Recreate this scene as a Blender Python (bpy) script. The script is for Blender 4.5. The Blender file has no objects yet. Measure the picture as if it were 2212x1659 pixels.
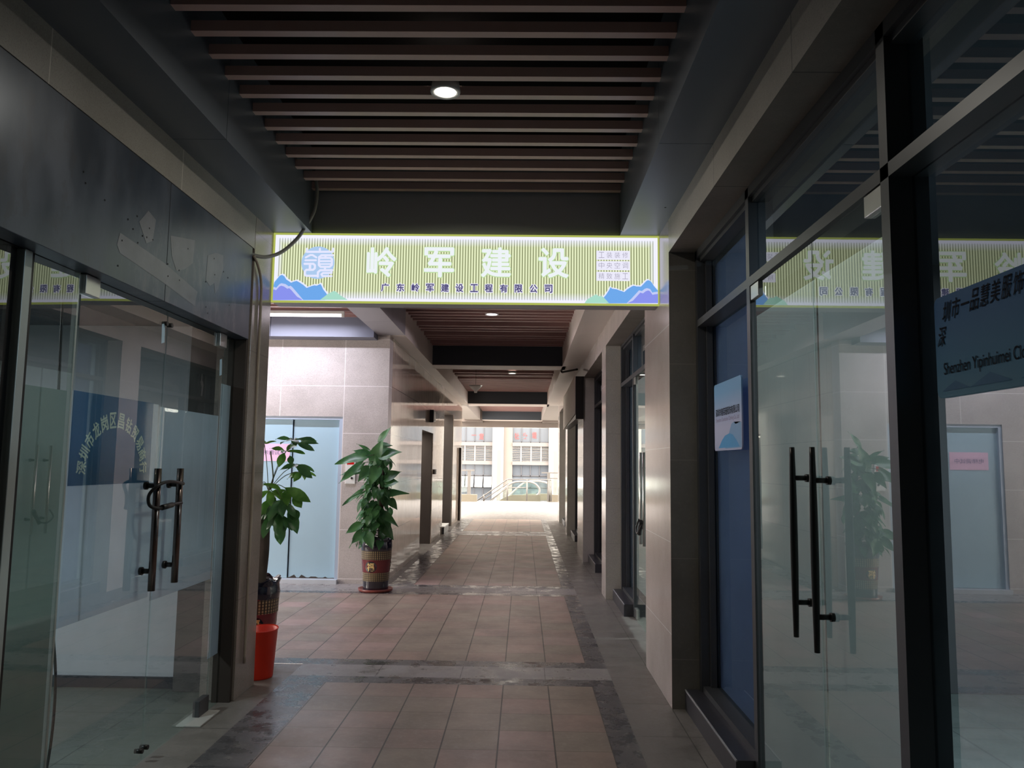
import bpy, bmesh, math, random
from mathutils import Matrix, Vector
random.seed(7)
SC = bpy.context.scene
COL = SC.collection
PI = math.pi

# ---------------------------------------------------------------- camera
F_PX = 1690.0
PITCH, YAW, ROLL = 0.10208, 0.01588, 0.01284
cf = Vector((-math.sin(YAW)*math.cos(PITCH), math.cos(YAW)*math.cos(PITCH), math.sin(PITCH)))
cr = Vector((math.cos(YAW), math.sin(YAW), 0))
cu = cr.cross(cf)
r2 = cr*math.cos(ROLL) + cu*math.sin(ROLL)
u2 = -cr*math.sin(ROLL) + cu*math.cos(ROLL)
cam_data = bpy.data.cameras.new('camera')
cam = bpy.data.objects.new('camera', cam_data)
COL.objects.link(cam)
cam_data.sensor_width = 36.0
cam_data.lens = F_PX/2212*36.0
cam_data.clip_start = 0.02
cam_data.clip_end = 500
cam.matrix_world = Matrix(((r2.x, u2.x, -cf.x, 0), (r2.y, u2.y, -cf.y, 0), (r2.z, u2.z, -cf.z, 1.5), (0, 0, 0, 1)))
SC.camera = cam

# ---------------------------------------------------------------- world, exposure
world = bpy.data.worlds.new('overcast_sky')
SC.world = world
world.use_nodes = True
bg = world.node_tree.nodes['Background']
bg.inputs[0].default_value = (1.0, 0.92, 0.83, 1)
bg.inputs[1].default_value = 12.0
SC.view_settings.view_transform = 'Standard'
SC.view_settings.look = 'None'
SC.view_settings.gamma = 1
SC.view_settings.use_curve_mapping = False
SC.view_settings.exposure = 0.0

# ---------------------------------------------------------------- node helpers
def new_mat(name):
    m = bpy.data.materials.new(name)
    m.use_nodes = True
    nt = m.node_tree
    nt.nodes.clear()
    out = nt.nodes.new('ShaderNodeOutputMaterial')
    return m, nt, out

def N(nt, typ, **kw):
    n = nt.nodes.new(typ)
    for k, v in kw.items():
        setattr(n, k, v)
    return n

def L(nt, a, b):
    nt.links.new(a, b)

def mth(nt, op, a, b=None, c=None):
    n = N(nt, 'ShaderNodeMath', operation=op)
    for i, v in enumerate((a, b, c)):
        if v is None:
            continue
        if isinstance(v, (int, float)):
            n.inputs[i].default_value = v
        else:
            L(nt, v, n.inputs[i])
    return n.outputs[0]

def mixc(nt, fac, a, b, mode='MIX'):
    n = N(nt, 'ShaderNodeMix', data_type='RGBA', blend_type=mode)
    n.clamp_factor = True
    if isinstance(fac, (int, float)):
        n.inputs[0].default_value = fac
    else:
        L(nt, fac, n.inputs[0])
    for i, v in ((6, a), (7, b)):
        if isinstance(v, tuple):
            n.inputs[i].default_value = (v[0], v[1], v[2], 1)
        else:
            L(nt, v, n.inputs[i])
    return n.outputs[2]

def ramp(nt, val, p0, p1, c0=(0, 0, 0), c1=(1, 1, 1)):
    r = N(nt, 'ShaderNodeValToRGB')
    r.color_ramp.elements[0].position = p0
    r.color_ramp.elements[1].position = p1
    r.color_ramp.elements[0].color = (*c0, 1)
    r.color_ramp.elements[1].color = (*c1, 1)
    L(nt, val, r.inputs[0])
    return r.outputs[0]

def pos(nt):
    g = N(nt, 'ShaderNodeNewGeometry')
    s = N(nt, 'ShaderNodeSeparateXYZ')
    L(nt, g.outputs['Position'], s.inputs[0])
    return g.outputs['Position'], s.outputs[0], s.outputs[1], s.outputs[2]

def noise(nt, vec, scale, detail=4, rough=0.6):
    n = N(nt, 'ShaderNodeTexNoise')
    n.inputs['Scale'].default_value = scale
    n.inputs['Detail'].default_value = detail
    n.inputs['Roughness'].default_value = rough
    L(nt, vec, n.inputs['Vector'])
    return n.outputs['Fac']

def bsdf(nt, out, color, rough=0.5, metal=0.0, spec=0.5, bump=None, bstr=0.1, bdist=0.002, coat=0.0):
    b = N(nt, 'ShaderNodeBsdfPrincipled')
    for key, v in (('Base Color', color), ('Roughness', rough)):
        if isinstance(v, tuple):
            b.inputs[key].default_value = (*v, 1)
        elif isinstance(v, (int, float)):
            b.inputs[key].default_value = v
        else:
            L(nt, v, b.inputs[key])
    b.inputs['Metallic'].default_value = metal
    b.inputs['Specular IOR Level'].default_value = spec
    b.inputs['Coat Weight'].default_value = coat
    if bump is not None:
        bn = N(nt, 'ShaderNodeBump')
        bn.inputs['Strength'].default_value = bstr
        bn.inputs['Distance'].default_value = bdist
        L(nt, bump, bn.inputs['Height'])
        L(nt, bn.outputs[0], b.inputs['Normal'])
    L(nt, b.outputs[0], out.inputs[0])
    return b

def plain(name, color, rough=0.5, metal=0.0, spec=0.5, var=0.12, vscale=6.0, coat=0.0):
    m, nt, out = new_mat(name)
    p, x, y, z = pos(nt)
    n = noise(nt, p, vscale)
    dark = tuple(c*(1-var) for c in color)
    light = tuple(min(1, c*(1+var)) for c in color)
    bsdf(nt, out, mixc(nt, n, dark, light), rough, metal, spec, coat=coat)
    return m

def line_mask(nt, coord, offset, period, w):
    """1 on joint lines of half width w at offset + k*period"""
    t = mth(nt, 'SUBTRACT', coord, offset - period/2)
    t = mth(nt, 'MODULO', mth(nt, 'ADD', t, period*200), period)
    t = mth(nt, 'ABSOLUTE', mth(nt, 'SUBTRACT', t, period/2))
    return mth(nt, 'LESS_THAN', t, w)

def single_mask(nt, coord, at, w):
    return mth(nt, 'LESS_THAN', mth(nt, 'ABSOLUTE', mth(nt, 'SUBTRACT', coord, at)), w)

def stone(name, c0, c1, rough=0.3, joints=(), jcol=(0.75, 0.72, 0.7), spec=0.5, speck=(0.16, 0.14, 0.12), wave=0.0, speckamt=0.45):
    """granite cladding; joints = list of ('x'|'y'|'z', offset, period or None, halfwidth)"""
    m, nt, out = new_mat(name)
    p, x, y, z = pos(nt)
    n1 = noise(nt, p, 2.2, 5)
    n2 = noise(nt, p, 130, 3, 0.8)
    n3 = noise(nt, p, 45, 4, 0.7)
    c = mixc(nt, ramp(nt, n1, 0.35, 0.65), c0, c1)
    c = mixc(nt, mth(nt, 'MULTIPLY', ramp(nt, n2, 0.50, 0.64), speckamt), c, speck)
    c = mixc(nt, mth(nt, 'MULTIPLY', ramp(nt, n3, 0.52, 0.70), speckamt*0.6), c, tuple(min(1, v*1.25) for v in c1))
    mask = None
    ax = {'x': x, 'y': y, 'z': z}
    for a, off, per, w in joints:
        k = line_mask(nt, ax[a], off, per, w) if per else single_mask(nt, ax[a], off, w)
        mask = k if mask is None else mth(nt, 'MAXIMUM', mask, k)
    if mask is not None:
        c = mixc(nt, mask, c, jcol)
    h = noise(nt, p, 1.1, 2) if wave else n2
    bsdf(nt, out, c, rough, 0, spec, bump=h, bstr=(wave if wave else 0.12), bdist=(0.02 if wave else 0.001))
    return m

def emit(name, color, strength):
    m, nt, out = new_mat(name)
    e = N(nt, 'ShaderNodeEmission')
    e.inputs[0].default_value = (*color, 1)
    e.inputs[1].default_value = strength
    L(nt, e.outputs[0], out.inputs[0])
    return m

def glass(name, tint=(0.86, 0.92, 0.90), ior=1.75, dust=0.02, dustcol=(0.6, 0.65, 0.65)):
    m, nt, out = new_mat(name)
    tr = N(nt, 'ShaderNodeBsdfTransparent')
    tr.inputs[0].default_value = (*tint, 1)
    df = N(nt, 'ShaderNodeBsdfDiffuse')
    df.inputs[0].default_value = (*dustcol, 1)
    gl = N(nt, 'ShaderNodeBsdfGlossy')
    gl.inputs['Roughness'].default_value = 0.0
    gl.inputs['Color'].default_value = (0.97, 1.0, 0.98, 1)
    fr = N(nt, 'ShaderNodeFresnel')
    fr.inputs[0].default_value = ior
    g = N(nt, 'ShaderNodeNewGeometry')
    front = mth(nt, 'SUBTRACT', 1.0, g.outputs['Backfacing'])
    p, x, y, z = pos(nt)
    d = noise(nt, p, 3.0, 6, 0.7)
    dm = mth(nt, 'MULTIPLY', ramp(nt, d, 0.4, 0.75), dust)
    m1 = N(nt, 'ShaderNodeMixShader')
    L(nt, dm, m1.inputs[0]); L(nt, tr.outputs[0], m1.inputs[1]); L(nt, df.outputs[0], m1.inputs[2])
    m2 = N(nt, 'ShaderNodeMixShader')
    L(nt, mth(nt, 'MULTIPLY', fr.outputs[0], front), m2.inputs[0])
    L(nt, m1.outputs[0], m2.inputs[1]); L(nt, gl.outputs[0], m2.inputs[2])
    L(nt, m2.outputs[0], out.inputs[0])
    return m

def film(name, color, trans=0.25, see=0.0):
    """frosted adhesive film: diffuse with some light passing through"""
    m, nt, out = new_mat(name)
    p, x, y, z = pos(nt)
    n = noise(nt, p, 1.7, 3)
    c = mixc(nt, n, tuple(v*0.9 for v in color), color)
    a = N(nt, 'ShaderNodeBsdfDiffuse'); L(nt, c, a.inputs[0])
    b = N(nt, 'ShaderNodeBsdfTranslucent'); L(nt, c, b.inputs[0])
    s = N(nt, 'ShaderNodeMixShader'); s.inputs[0].default_value = trans
    L(nt, a.outputs[0], s.inputs[1]); L(nt, b.outputs[0], s.inputs[2])
    t = N(nt, 'ShaderNodeBsdfTransparent')
    s2 = N(nt, 'ShaderNodeMixShader'); s2.inputs[0].default_value = see
    L(nt, s.outputs[0], s2.inputs[1]); L(nt, t.outputs[0], s2.inputs[2])
    L(nt, s2.outputs[0], out.inputs[0])
    return m

# ---------------------------------------------------------------- mesh helpers
def bm_new():
    return bmesh.new()

def box(bm, x0, x1, y0, y1, z0, z1, mi=0):
    vs = [bm.verts.new(v) for v in ((x0, y0, z0), (x1, y0, z0), (x1, y1, z0), (x0, y1, z0), (x0, y0, z1), (x1, y0, z1), (x1, y1, z1), (x0, y1, z1))]
    for f in ((0, 3, 2, 1), (4, 5, 6, 7), (0, 1, 5, 4), (1, 2, 6, 5), (2, 3, 7, 6), (3, 0, 4, 7)):
        bm.faces.new([vs[i] for i in f]).material_index = mi
    return vs

def quad(bm, pts, mi=0):
    f = bm.faces.new([bm.verts.new(p) for p in pts])
    f.material_index = mi
    return f

def frame_of(d):
    d = d.normalized()
    a = Vector((0, 0, 1)) if abs(d.z) < 0.9 else Vector((1, 0, 0))
    u = d.cross(a).normalized()
    return u, d.cross(u).normalized()

def tube(bm, pts, r, seg=10, cap=True, mi=0):
    pts = [Vector(p) for p in pts]
    rs = r if isinstance(r, (list, tuple)) else [r]*len(pts)
    rings = []
    u = None
    for i, p in enumerate(pts):
        d = (pts[min(i+1, len(pts)-1)] - pts[max(i-1, 0)]).normalized()
        if u is None:
            u, v = frame_of(d)
        else:
            u = (u - d*u.dot(d)).normalized()
            v = d.cross(u)
        rings.append([bm.verts.new(p + (u*math.cos(2*PI*k/seg) + v*math.sin(2*PI*k/seg))*rs[i]) for k in range(seg)])
    for a, b in zip(rings, rings[1:]):
        for k in range(seg):
            f = bm.faces.new((a[k], a[(k+1) % seg], b[(k+1) % seg], b[k]))
            f.smooth = True
            f.material_index = mi
    if cap:
        for rg in (rings[0], rings[-1]):
            try:
                bm.faces.new(rg).material_index = mi
            except ValueError:
                pass

def lathe(bm, prof, cx, cy, seg=48, wave=None, mats=None):
    rings = []
    for i, (r, z) in enumerate(prof):
        ring = []
        for k in range(seg):
            a = 2*PI*k/seg
            rr, zz = (r, z) if wave is None else wave(i, a, r, z)
            ring.append(bm.verts.new((cx + rr*math.cos(a), cy + rr*math.sin(a), zz)))
        rings.append(ring)
    for i, (a, b) in enumerate(zip(rings, rings[1:])):
        for k in range(seg):
            f = bm.faces.new((a[k], a[(k+1) % seg], b[(k+1) % seg], b[k]))
            f.smooth = True
            if mats:
                f.material_index = mats[i]
    bm.faces.new(rings[0][::-1])
    return rings

def smooth_path(pts, n=8):
    pts = [Vector(p) for p in pts]
    out = []
    P = [pts[0]] + pts + [pts[-1]]
    for i in range(1, len(P)-2):
        for k in range(n):
            t = k/n
            a, b, c, d = P[i-1], P[i], P[i+1], P[i+2]
            out.append(0.5*((2*b) + (-a+c)*t + (2*a-5*b+4*c-d)*t*t + (-a+3*b-3*c+d)*t**3))
    out.append(pts[-1])
    return out

def obj(name, bm, mats, parent=None, fix=True, bevel=0):
    me = bpy.data.meshes.new(name)
    if fix:
        bmesh.ops.recalc_face_normals(bm, faces=bm.faces)
    bm.to_mesh(me)
    bm.free()
    if not isinstance(mats, (list, tuple)):
        mats = [mats]
    for m in mats:
        me.materials.append(m)
    o = bpy.data.objects.new(name, me)
    COL.objects.link(o)
    if parent is not None:
        o.parent = parent
        o.matrix_parent_inverse = parent.matrix_basis.inverted()
    if bevel:
        b = o.modifiers.new('bevel', 'BEVEL')
        b.width = bevel
        b.segments = 2
        b.limit_method = 'ANGLE'
    return o

def tag(o, label, cat, group=None, kind=None):
    o['label'] = label
    o['category'] = cat
    if group:
        o['group'] = group
    if kind:
        o['kind'] = kind
    return o

def thing(name, loc, label, cat, group=None, kind=None):
    o = bpy.data.objects.new(name, None)
    o.location = loc
    o.empty_display_size = 0.1
    COL.objects.link(o)
    return tag(o, label, cat, group, kind)

def struct(name, bm, mats, label, cat, bevel=0, fix=True):
    return tag(obj(name, bm, mats, None, fix, bevel), label, cat, kind='structure')

def boxes(*bs):
    bm = bm_new()
    for b in bs:
        box(bm, *b)
    return bm

_DG = {}
def glyph_mesh(body, offset=0.0, extrude=0.0):
    c = bpy.data.curves.new('text', 'FONT')
    c.body = body
    c.size = 1
    c.offset = offset
    c.extrude = extrude
    o = bpy.data.objects.new('text', c)
    COL.objects.link(o)
    bpy.context.view_layer.update()
    me = bpy.data.meshes.new_from_object(o.evaluated_get(bpy.context.evaluated_depsgraph_get()))
    bpy.data.objects.remove(o)
    bpy.data.curves.remove(c)
    return me

def add_text(bm, body, w, h, M, offset=0.0, depth=0.0, shear=0.0, bold=None):
    """fit the text into a w x h box centred on the origin of matrix M (x right, y up, z towards the reader)"""
    me = glyph_mesh(body, offset)
    xs = [v.co.x for v in me.vertices]; ys = [v.co.y for v in me.vertices]
    cx, cy = (min(xs)+max(xs))/2, (min(ys)+max(ys))/2
    dx, dy = max(xs)-min(xs), max(ys)-min(ys)
    if dx < 0.4*dy and len(body) == 1:
        dx = dy
    if dy < 0.4*dx and len(body) == 1:
        dy = dx
    sx, sy = w/dx, h/dy
    vs = []
    for v in me.vertices:
        X, Y = (v.co.x-cx)*sx, (v.co.y-cy)*sy
        vs.append(bm.verts.new(M @ Vector((X + shear*Y, Y, depth))))
    for f in me.polygons:
        try:
            bm.faces.new([vs[i] for i in f.vertices])
        except ValueError:
            pass
    bpy.data.meshes.remove(me)

def add_bold(bm, ch, w, h, M, d, depth):
    k = 0
    for dx, dy in ((0, 0), (d, 0), (-d, 0), (0, d), (0, -d), (d*0.7, d*0.7), (-d*0.7, d*0.7), (d*0.7, -d*0.7), (-d*0.7, -d*0.7)):
        add_text(bm, ch, w-2*d, h-2*d, M @ Matrix.Translation((dx, dy, 0)), 0.0, depth+0.0001*k)
        k += 1

def facing(o, right, up):
    """matrix whose x axis is the reading direction and y axis is up, placed at o"""
    r = Vector(right).normalized(); u = Vector(up).normalized(); n = r.cross(u)
    return Matrix(((r.x, u.x, n.x, o[0]), (r.y, u.y, n.y, o[1]), (r.z, u.z, n.z, o[2]), (0, 0, 0, 1)))

# ---------------------------------------------------------------- materials
M_soffit = plain('graphite_aluminium', (0.155, 0.18, 0.215), 0.40, 0.35, 0.5, 0.06, 1.5)
M_beam = plain('dark_blue_grey_panel', (0.035, 0.042, 0.052), 0.5, 0.1, 0.5, 0.08, 1.5)
M_beamlight = plain('beige_beam_cladding', (0.68, 0.61, 0.56), 0.5, 0, 0.5, 0.06, 2)
M_slat = plain('brown_aluminium_slat', (0.62, 0.43, 0.39), 0.35, 0.0, 0.5, 0.08, 4)
M_slat_dim = plain('red_brown_slat_dimmed', (0.33, 0.185, 0.17), 0.4, 0.0, 0.5, 0.12, 4)  # same slats as the near bay, dimmer light darkened into the colour
M_void = plain('black_ceiling_void', (0.010, 0.008, 0.008), 0.9, 0, 0.1)
M_frame = plain('anthracite_window_frame', (0.075, 0.078, 0.085), 0.38, 0.3, 0.5, 0.1, 8)
M_alu = plain('pale_aluminium_profile', (0.42, 0.47, 0.45), 0.4, 0.3, 0.5, 0.08, 6)
M_black = plain('black_metal', (0.02, 0.019, 0.018), 0.35, 0.3, 0.5)
M_bronze = plain('dark_polished_steel', (0.16, 0.13, 0.12), 0.2, 1.0, 0.5, 0.1, 12)
M_chrome = plain('brushed_steel', (0.62, 0.62, 0.60), 0.3, 0.9, 0.5, 0.08, 10)
M_white = plain('white_plastic', (0.75, 0.75, 0.73), 0.45)
M_glassR = glass('storefront_glass', (0.74, 0.83, 0.88), 2.3, 0.05, (0.35, 0.45, 0.5))
M_glassD = glass('door_glass', (0.84, 0.90, 0.88), 2.6, 0.04, (0.4, 0.45, 0.45))
M_glassL = glass('clear_green_glass', (0.88, 0.93, 0.92), 2.3, 0.05, (0.4, 0.45, 0.45))
M_glassF = glass('pale_green_balustrade_glass', (0.90, 0.96, 0.94), 1.5, 0.05, (0.6, 0.7, 0.68))
M_filmL = film('pale_frosted_film', (0.78, 0.82, 0.90), 0.45)
M_filmR = film('frosted_door_film', (0.62, 0.645, 0.66), 0.45)
M_filmB = film('violet_blue_window_film', (0.36, 0.40, 0.56), 0.4)
M_blue = plain('deep_blue_sheet', (0.045, 0.17, 0.36), 0.5, 0, 0.4, 0.15, 1.2)
M_cream_ink = plain('pale_green_lettering', (0.80, 0.92, 0.82), 0.6)
M_darkstone = plain('black_granite_sill', (0.045, 0.045, 0.055), 0.3, 0, 0.5, 0.3, 30)
M_darkstone_e = plain('worn_granite_edge', (0.38, 0.38, 0.40), 0.4, 0, 0.5, 0.3, 30)
M_shopwall = plain('white_painted_plaster', (0.62, 0.64, 0.68), 0.85, 0, 0.2, 0.05, 1.5)
M_shopdark = plain('brown_grey_plaster', (0.12, 0.115, 0.11), 0.8, 0, 0.2, 0.15, 1.2)
M_shopceil = plain('dark_shop_ceiling', (0.09, 0.10, 0.11), 0.8, 0, 0.2)
M_lobbybeam = plain('blue_grey_lobby_panel', (0.155, 0.165, 0.215), 0.45, 0.1, 0.5, 0.05, 1.5)
M_lift = plain('pale_blue_protective_film', (0.36, 0.52, 0.62), 0.35, 0, 0.5, 0.05, 1.2)
M_liftframe = plain('pale_blue_door_trim', (0.42, 0.50, 0.62), 0.35, 0.1, 0.5, 0.05, 2)
M_jambbrown = plain('dark_brown_jamb', (0.045, 0.034, 0.028), 0.5, 0, 0.4, 0.15, 4)
M_greybrown = plain('grey_brown_board', (0.13, 0.105, 0.09), 0.6, 0, 0.3, 0.1, 3)
M_red = plain('red_plastic', (0.75, 0.035, 0.012), 0.38, 0, 0.5, 0.08, 5)
M_redsauce = plain('red_brown_saucer', (0.22, 0.05, 0.04), 0.3)
M_cable = plain('grey_conduit', (0.40, 0.40, 0.37), 0.55, 0, 0.4, 0.1, 20)
M_conduit = plain('cream_conduit', (0.42, 0.36, 0.29), 0.6, 0, 0.4, 0.15, 12)
M_soil = plain('dark_soil', (0.03, 0.022, 0.015), 0.95)
M_pink = plain('pink_paper_notice', (0.80, 0.52, 0.70), 0.7)
M_ink = plain('black_ink', (0.012, 0.014, 0.022), 0.8, 0, 0.1)
M_inkred = plain('red_window_lettering', (0.22, 0.03, 0.03), 0.6)
M_inkgrey = plain('violet_grey_ink', (0.25, 0.2, 0.35), 0.6)

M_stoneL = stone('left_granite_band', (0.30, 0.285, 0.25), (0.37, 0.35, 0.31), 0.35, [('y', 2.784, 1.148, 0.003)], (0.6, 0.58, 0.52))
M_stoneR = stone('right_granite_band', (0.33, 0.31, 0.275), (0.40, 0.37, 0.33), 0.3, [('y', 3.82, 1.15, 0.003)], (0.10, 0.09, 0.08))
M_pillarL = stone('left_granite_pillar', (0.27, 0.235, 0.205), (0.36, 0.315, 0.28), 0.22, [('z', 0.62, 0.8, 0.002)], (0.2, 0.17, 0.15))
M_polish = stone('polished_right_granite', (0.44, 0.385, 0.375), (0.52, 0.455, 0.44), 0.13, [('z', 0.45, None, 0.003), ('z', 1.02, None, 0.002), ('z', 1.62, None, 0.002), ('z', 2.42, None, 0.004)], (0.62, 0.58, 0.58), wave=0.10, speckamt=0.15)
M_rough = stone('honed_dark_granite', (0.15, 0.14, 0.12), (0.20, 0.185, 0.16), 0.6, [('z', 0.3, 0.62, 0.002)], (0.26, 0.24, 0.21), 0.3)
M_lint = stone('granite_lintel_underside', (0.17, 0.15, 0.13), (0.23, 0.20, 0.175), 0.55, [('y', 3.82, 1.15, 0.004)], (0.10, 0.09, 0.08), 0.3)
M_lobby = stone('lobby_granite', (0.45, 0.41, 0.395), (0.55, 0.505, 0.49), 0.30, [('x', -2.285, 0.81, 0.004), ('z', 2.46, 0.60, 0.004)], (0.74, 0.70, 0.70))
M_wallfar = stone('polished_left_granite', (0.50, 0.415, 0.345), (0.60, 0.50, 0.42), 0.06, [('y', 10.9, 0.62, 0.004), ('z', 0.62, 0.62, 0.004)], (0.22, 0.17, 0.14), 0.75, wave=0.012, speckamt=0.12)

def floor_tile_mat():
    m, nt, out = new_mat('worn_pink_paving')
    p, x, y, z = pos(nt)
    P = 0.3043
    tx = mth(nt, 'DIVIDE', mth(nt, 'SUBTRACT', x, 0.488 - P*60), P)
    ty = mth(nt, 'DIVIDE', mth(nt, 'SUBTRACT', y, 5.515 - P*60), P)
    ix, iy = mth(nt, 'FLOOR', tx), mth(nt, 'FLOOR', ty)
    fx = mth(nt, 'ABSOLUTE', mth(nt, 'SUBTRACT', mth(nt, 'FRACT', tx), 0.5))
    fy = mth(nt, 'ABSOLUTE', mth(nt, 'SUBTRACT', mth(nt, 'FRACT', ty), 0.5))
    cv = N(nt, 'ShaderNodeCombineXYZ')
    L(nt, ix, cv.inputs[0]); L(nt, iy, cv.inputs[1])
    wn = N(nt, 'ShaderNodeTexWhiteNoise', noise_dimensions='2D')
    L(nt, cv.outputs[0], wn.inputs['Vector'])
    rv = wn.outputs['Value']
    c = mixc(nt, ramp(nt, rv, 0.35, 0.55), (0.285, 0.228, 0.182), (0.32, 0.222, 0.185))
    c = mixc(nt, ramp(nt, rv, 0.75, 0.95), c, (0.37, 0.25, 0.225))
    d = noise(nt, p, 2.2, 6, 0.65)
    fine = noise(nt, p, 28, 4, 0.75)
    c = mixc(nt, mth(nt, 'MULTIPLY', ramp(nt, d, 0.40, 0.62), 0.5), c, (0.135, 0.11, 0.09))
    c = mixc(nt, mth(nt, 'MULTIPLY', ramp(nt, fine, 0.5, 0.72), 0.35), c, (0.40, 0.34, 0.29))
    jx = mth(nt, 'GREATER_THAN', fx, 0.486)
    jy = mth(nt, 'GREATER_THAN', fy, 0.489)
    c = mixc(nt, mth(nt, 'MULTIPLY', jy, 0.75), c, (0.10, 0.075, 0.055))
    c = mixc(nt, jx, c, (0.045, 0.035, 0.028))
    rr = ramp(nt, noise(nt, p, 3.0, 5, 0.7), 0.3, 0.75, (0.34, 0.34, 0.34), (0.52, 0.52, 0.52))
    h = mth(nt, 'SUBTRACT', mth(nt, 'MULTIPLY', fine, 0.12), mth(nt, 'MAXIMUM', jx, jy))
    bsdf(nt, out, c, rr, 0, 0.5, bump=h, bstr=0.2, bdist=0.002)
    return m
M_tile = floor_tile_mat()

def floor_grey(name, c0, c1, r0, r1, worn=None, joint=None):
    m, nt, out = new_mat(name)
    p, x, y, z = pos(nt)
    d = noise(nt, p, 3.0, 6, 0.7)
    fine = noise(nt, p, 60, 3, 0.8)
    c = mixc(nt, ramp(nt, d, 0.35, 0.7), c0, c1)
    c = mixc(nt, mth(nt, 'MULTIPLY', ramp(nt, fine, 0.5, 0.7), 0.35), c, tuple(v*0.55 for v in c0))
    if worn:
        wv = ramp(nt, noise(nt, p, 9.0, 6, 0.8), 0.55, 0.68)
        c = mixc(nt, mth(nt, 'MULTIPLY', wv, 0.7), c, worn)
    mask = None
    for a, off, per in (joint or ()):
        k = line_mask(nt, {'x': x, 'y': y}[a], off, per, 0.003)
        mask = k if mask is None else mth(nt, 'MAXIMUM', mask, k)
    if mask is not None:
        c = mixc(nt, mask, c, tuple(v*0.4 for v in c0))
    rr = ramp(nt, noise(nt, p, 6.0, 4, 0.7), 0.38, 0.6, (r0, r0, r0), (r1, r1, r1))
    bsdf(nt, out, c, rr, 0, 0.5, bump=fine, bstr=0.15, bdist=0.001)
    return m
M_fdark = floor_grey('dark_granite_band', (0.085, 0.082, 0.088), (0.13, 0.12, 0.12), 0.14, 0.42, (0.34, 0.31, 0.28), [('x', 0.1, 0.6), ('y', 0.4, 0.6)])
M_fgrey = floor_grey('grey_granite_border', (0.165, 0.152, 0.138), (0.225, 0.207, 0.19), 0.35, 0.6, None, [('y', 0.35, 0.6), ('x', 0.94, 0.6)])
M_fcross = floor_grey('grey_granite_crossing', (0.24, 0.225, 0.22), (0.31, 0.29, 0.285), 0.25, 0.5, None, [('x', -0.43, 0.6)])
M_fout = floor_grey('pale_plaza_paving', (0.105, 0.094, 0.088), (0.135, 0.122, 0.115), 0.4, 0.6, None, [('x', 0.1, 0.6), ('y', 0.0, 0.6)])
M_fshop = floor_grey('dull_shop_floor', (0.13, 0.15, 0.13), (0.18, 0.20, 0.175), 0.35, 0.6, None, [('x', 0.1, 0.8), ('y', 0.0, 0.8)])

# ================================================================= THE SETTING
# ---------------------------------------------------------------- floor
XL, XR = -1.345, 0.488
BL, BR = -1.63, 0.638
def fbox(bm, x0, x1, y0, y1, mi):
    quad(bm, ((x0, y0, 0), (x1, y0, 0), (x1, y1, 0), (x0, y1, 0)), mi)
bm = bm_new()
WL, WR = -6.4, 1.12
Y0 = -5.0
fbox(bm, -1.89, BL, Y0, 5.99, 2)
fbox(bm, BL, XL, Y0, 5.515, 1)
fbox(bm, XL, XR, Y0, 5.515, 0)
fbox(bm, XR, BR, Y0, 5.677, 1)
fbox(bm, BR, WR, Y0, 21.6, 2)
# first crossing
fbox(bm, BL, XL, 5.515, 5.677, 1); fbox(bm, XL, XR, 5.515, 5.677, 1)
fbox(bm, BL, BR, 5.677, 5.993, 3)
fbox(bm, -1.89, BR, 5.993, 6.157, 1)
fbox(bm, WL, -1.89, 5.40, 6.157, 2)
# lobby field
fbox(bm, WL, XR, 6.157, 9.163, 0)
fbox(bm, XR, BR, 6.157, 9.163, 1)
# second crossing
fbox(bm, WL, BR, 9.163, 9.30, 1)
fbox(bm, WL, BR, 9.30, 9.72, 3)
fbox(bm, -1.72, BR, 9.72, 9.883, 1)
fbox(bm, WL, -1.72, 9.72, 9.95, 3)
# third and fourth fields
for a, b in ((9.883, 16.785), (17.69, 21.6)):
    fbox(bm, -2.6, BL, a, b, 2)
    fbox(bm, BL, XL, a, b, 1)
    fbox(bm, XL, XR, a, b, 0)
    fbox(bm, XR, BR, a, b, 1)
fbox(bm, -2.6, BR, 16.785, 17.0, 1)
fbox(bm, -2.6, BR, 17.0, 17.5, 3)
fbox(bm, -2.6, BR, 17.5, 17.69, 1)
fbox(bm, -14, 14, 21.6, 32.4, 4)
struct('floor', bm, [M_tile, M_fdark, M_fgrey, M_fcross, M_fout], 'worn pink and grey paved floor of the arcade', 'floor', fix=False)
struct('floor_shop_left', boxes((-5.5, -1.885, Y0, 5.40, -0.1, -0.002)), M_fshop, 'dull green grey floor inside the left shop', 'floor')
struct('floor_shop_right', boxes((1.12, 5.0, Y0, 21.6, -0.1, -0.002)), M_fshop, 'dull floor inside the shops on the right', 'floor')

# ---------------------------------------------------------------- ceilings
bm = bm_new()
box(bm, -1.70, 0.80, Y0, 30.2, 3.72, 3.80)
box(bm, -6.4, -1.70, 5.42, 9.95, 3.72, 3.80)
struct('ceiling', bm, M_void, 'black ceiling void above the slats', 'ceiling')

def slat_bay(y_list, x0, x1, z, label, w=0.048, h=0.11, holes=(), mat=None):
    t = thing('slatted_ceiling', ((x0+x1)/2, y_list[0], z), label, 'ceiling', 'slatted ceiling bays of the arcade')
    for y in y_list:
        dz = random.uniform(-0.0015, 0.0015)
        s = obj('slat', boxes((x0, x1, y-w/2, y+w/2, z+dz, z+h+dz)), mat or M_slat_dim, t)
    return t
p = 0.2029
SX0, SX1 = -1.528, 0.668
slat_bay([5.383 - p*k for k in range(36)], SX0, SX1, 3.43, 'nearest bay of brown slats over the camera, before the lit sign', 0.048, 0.05, (), M_slat)
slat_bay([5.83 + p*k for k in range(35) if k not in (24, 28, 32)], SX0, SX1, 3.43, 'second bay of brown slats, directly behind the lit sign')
slat_bay([13.55 + p*k for k in range(37) if k not in (11, 13, 14, 16, 19, 20)], SX0, SX1, 3.43, 'third bay of slats with loose wires and a hanging shade')
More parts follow.
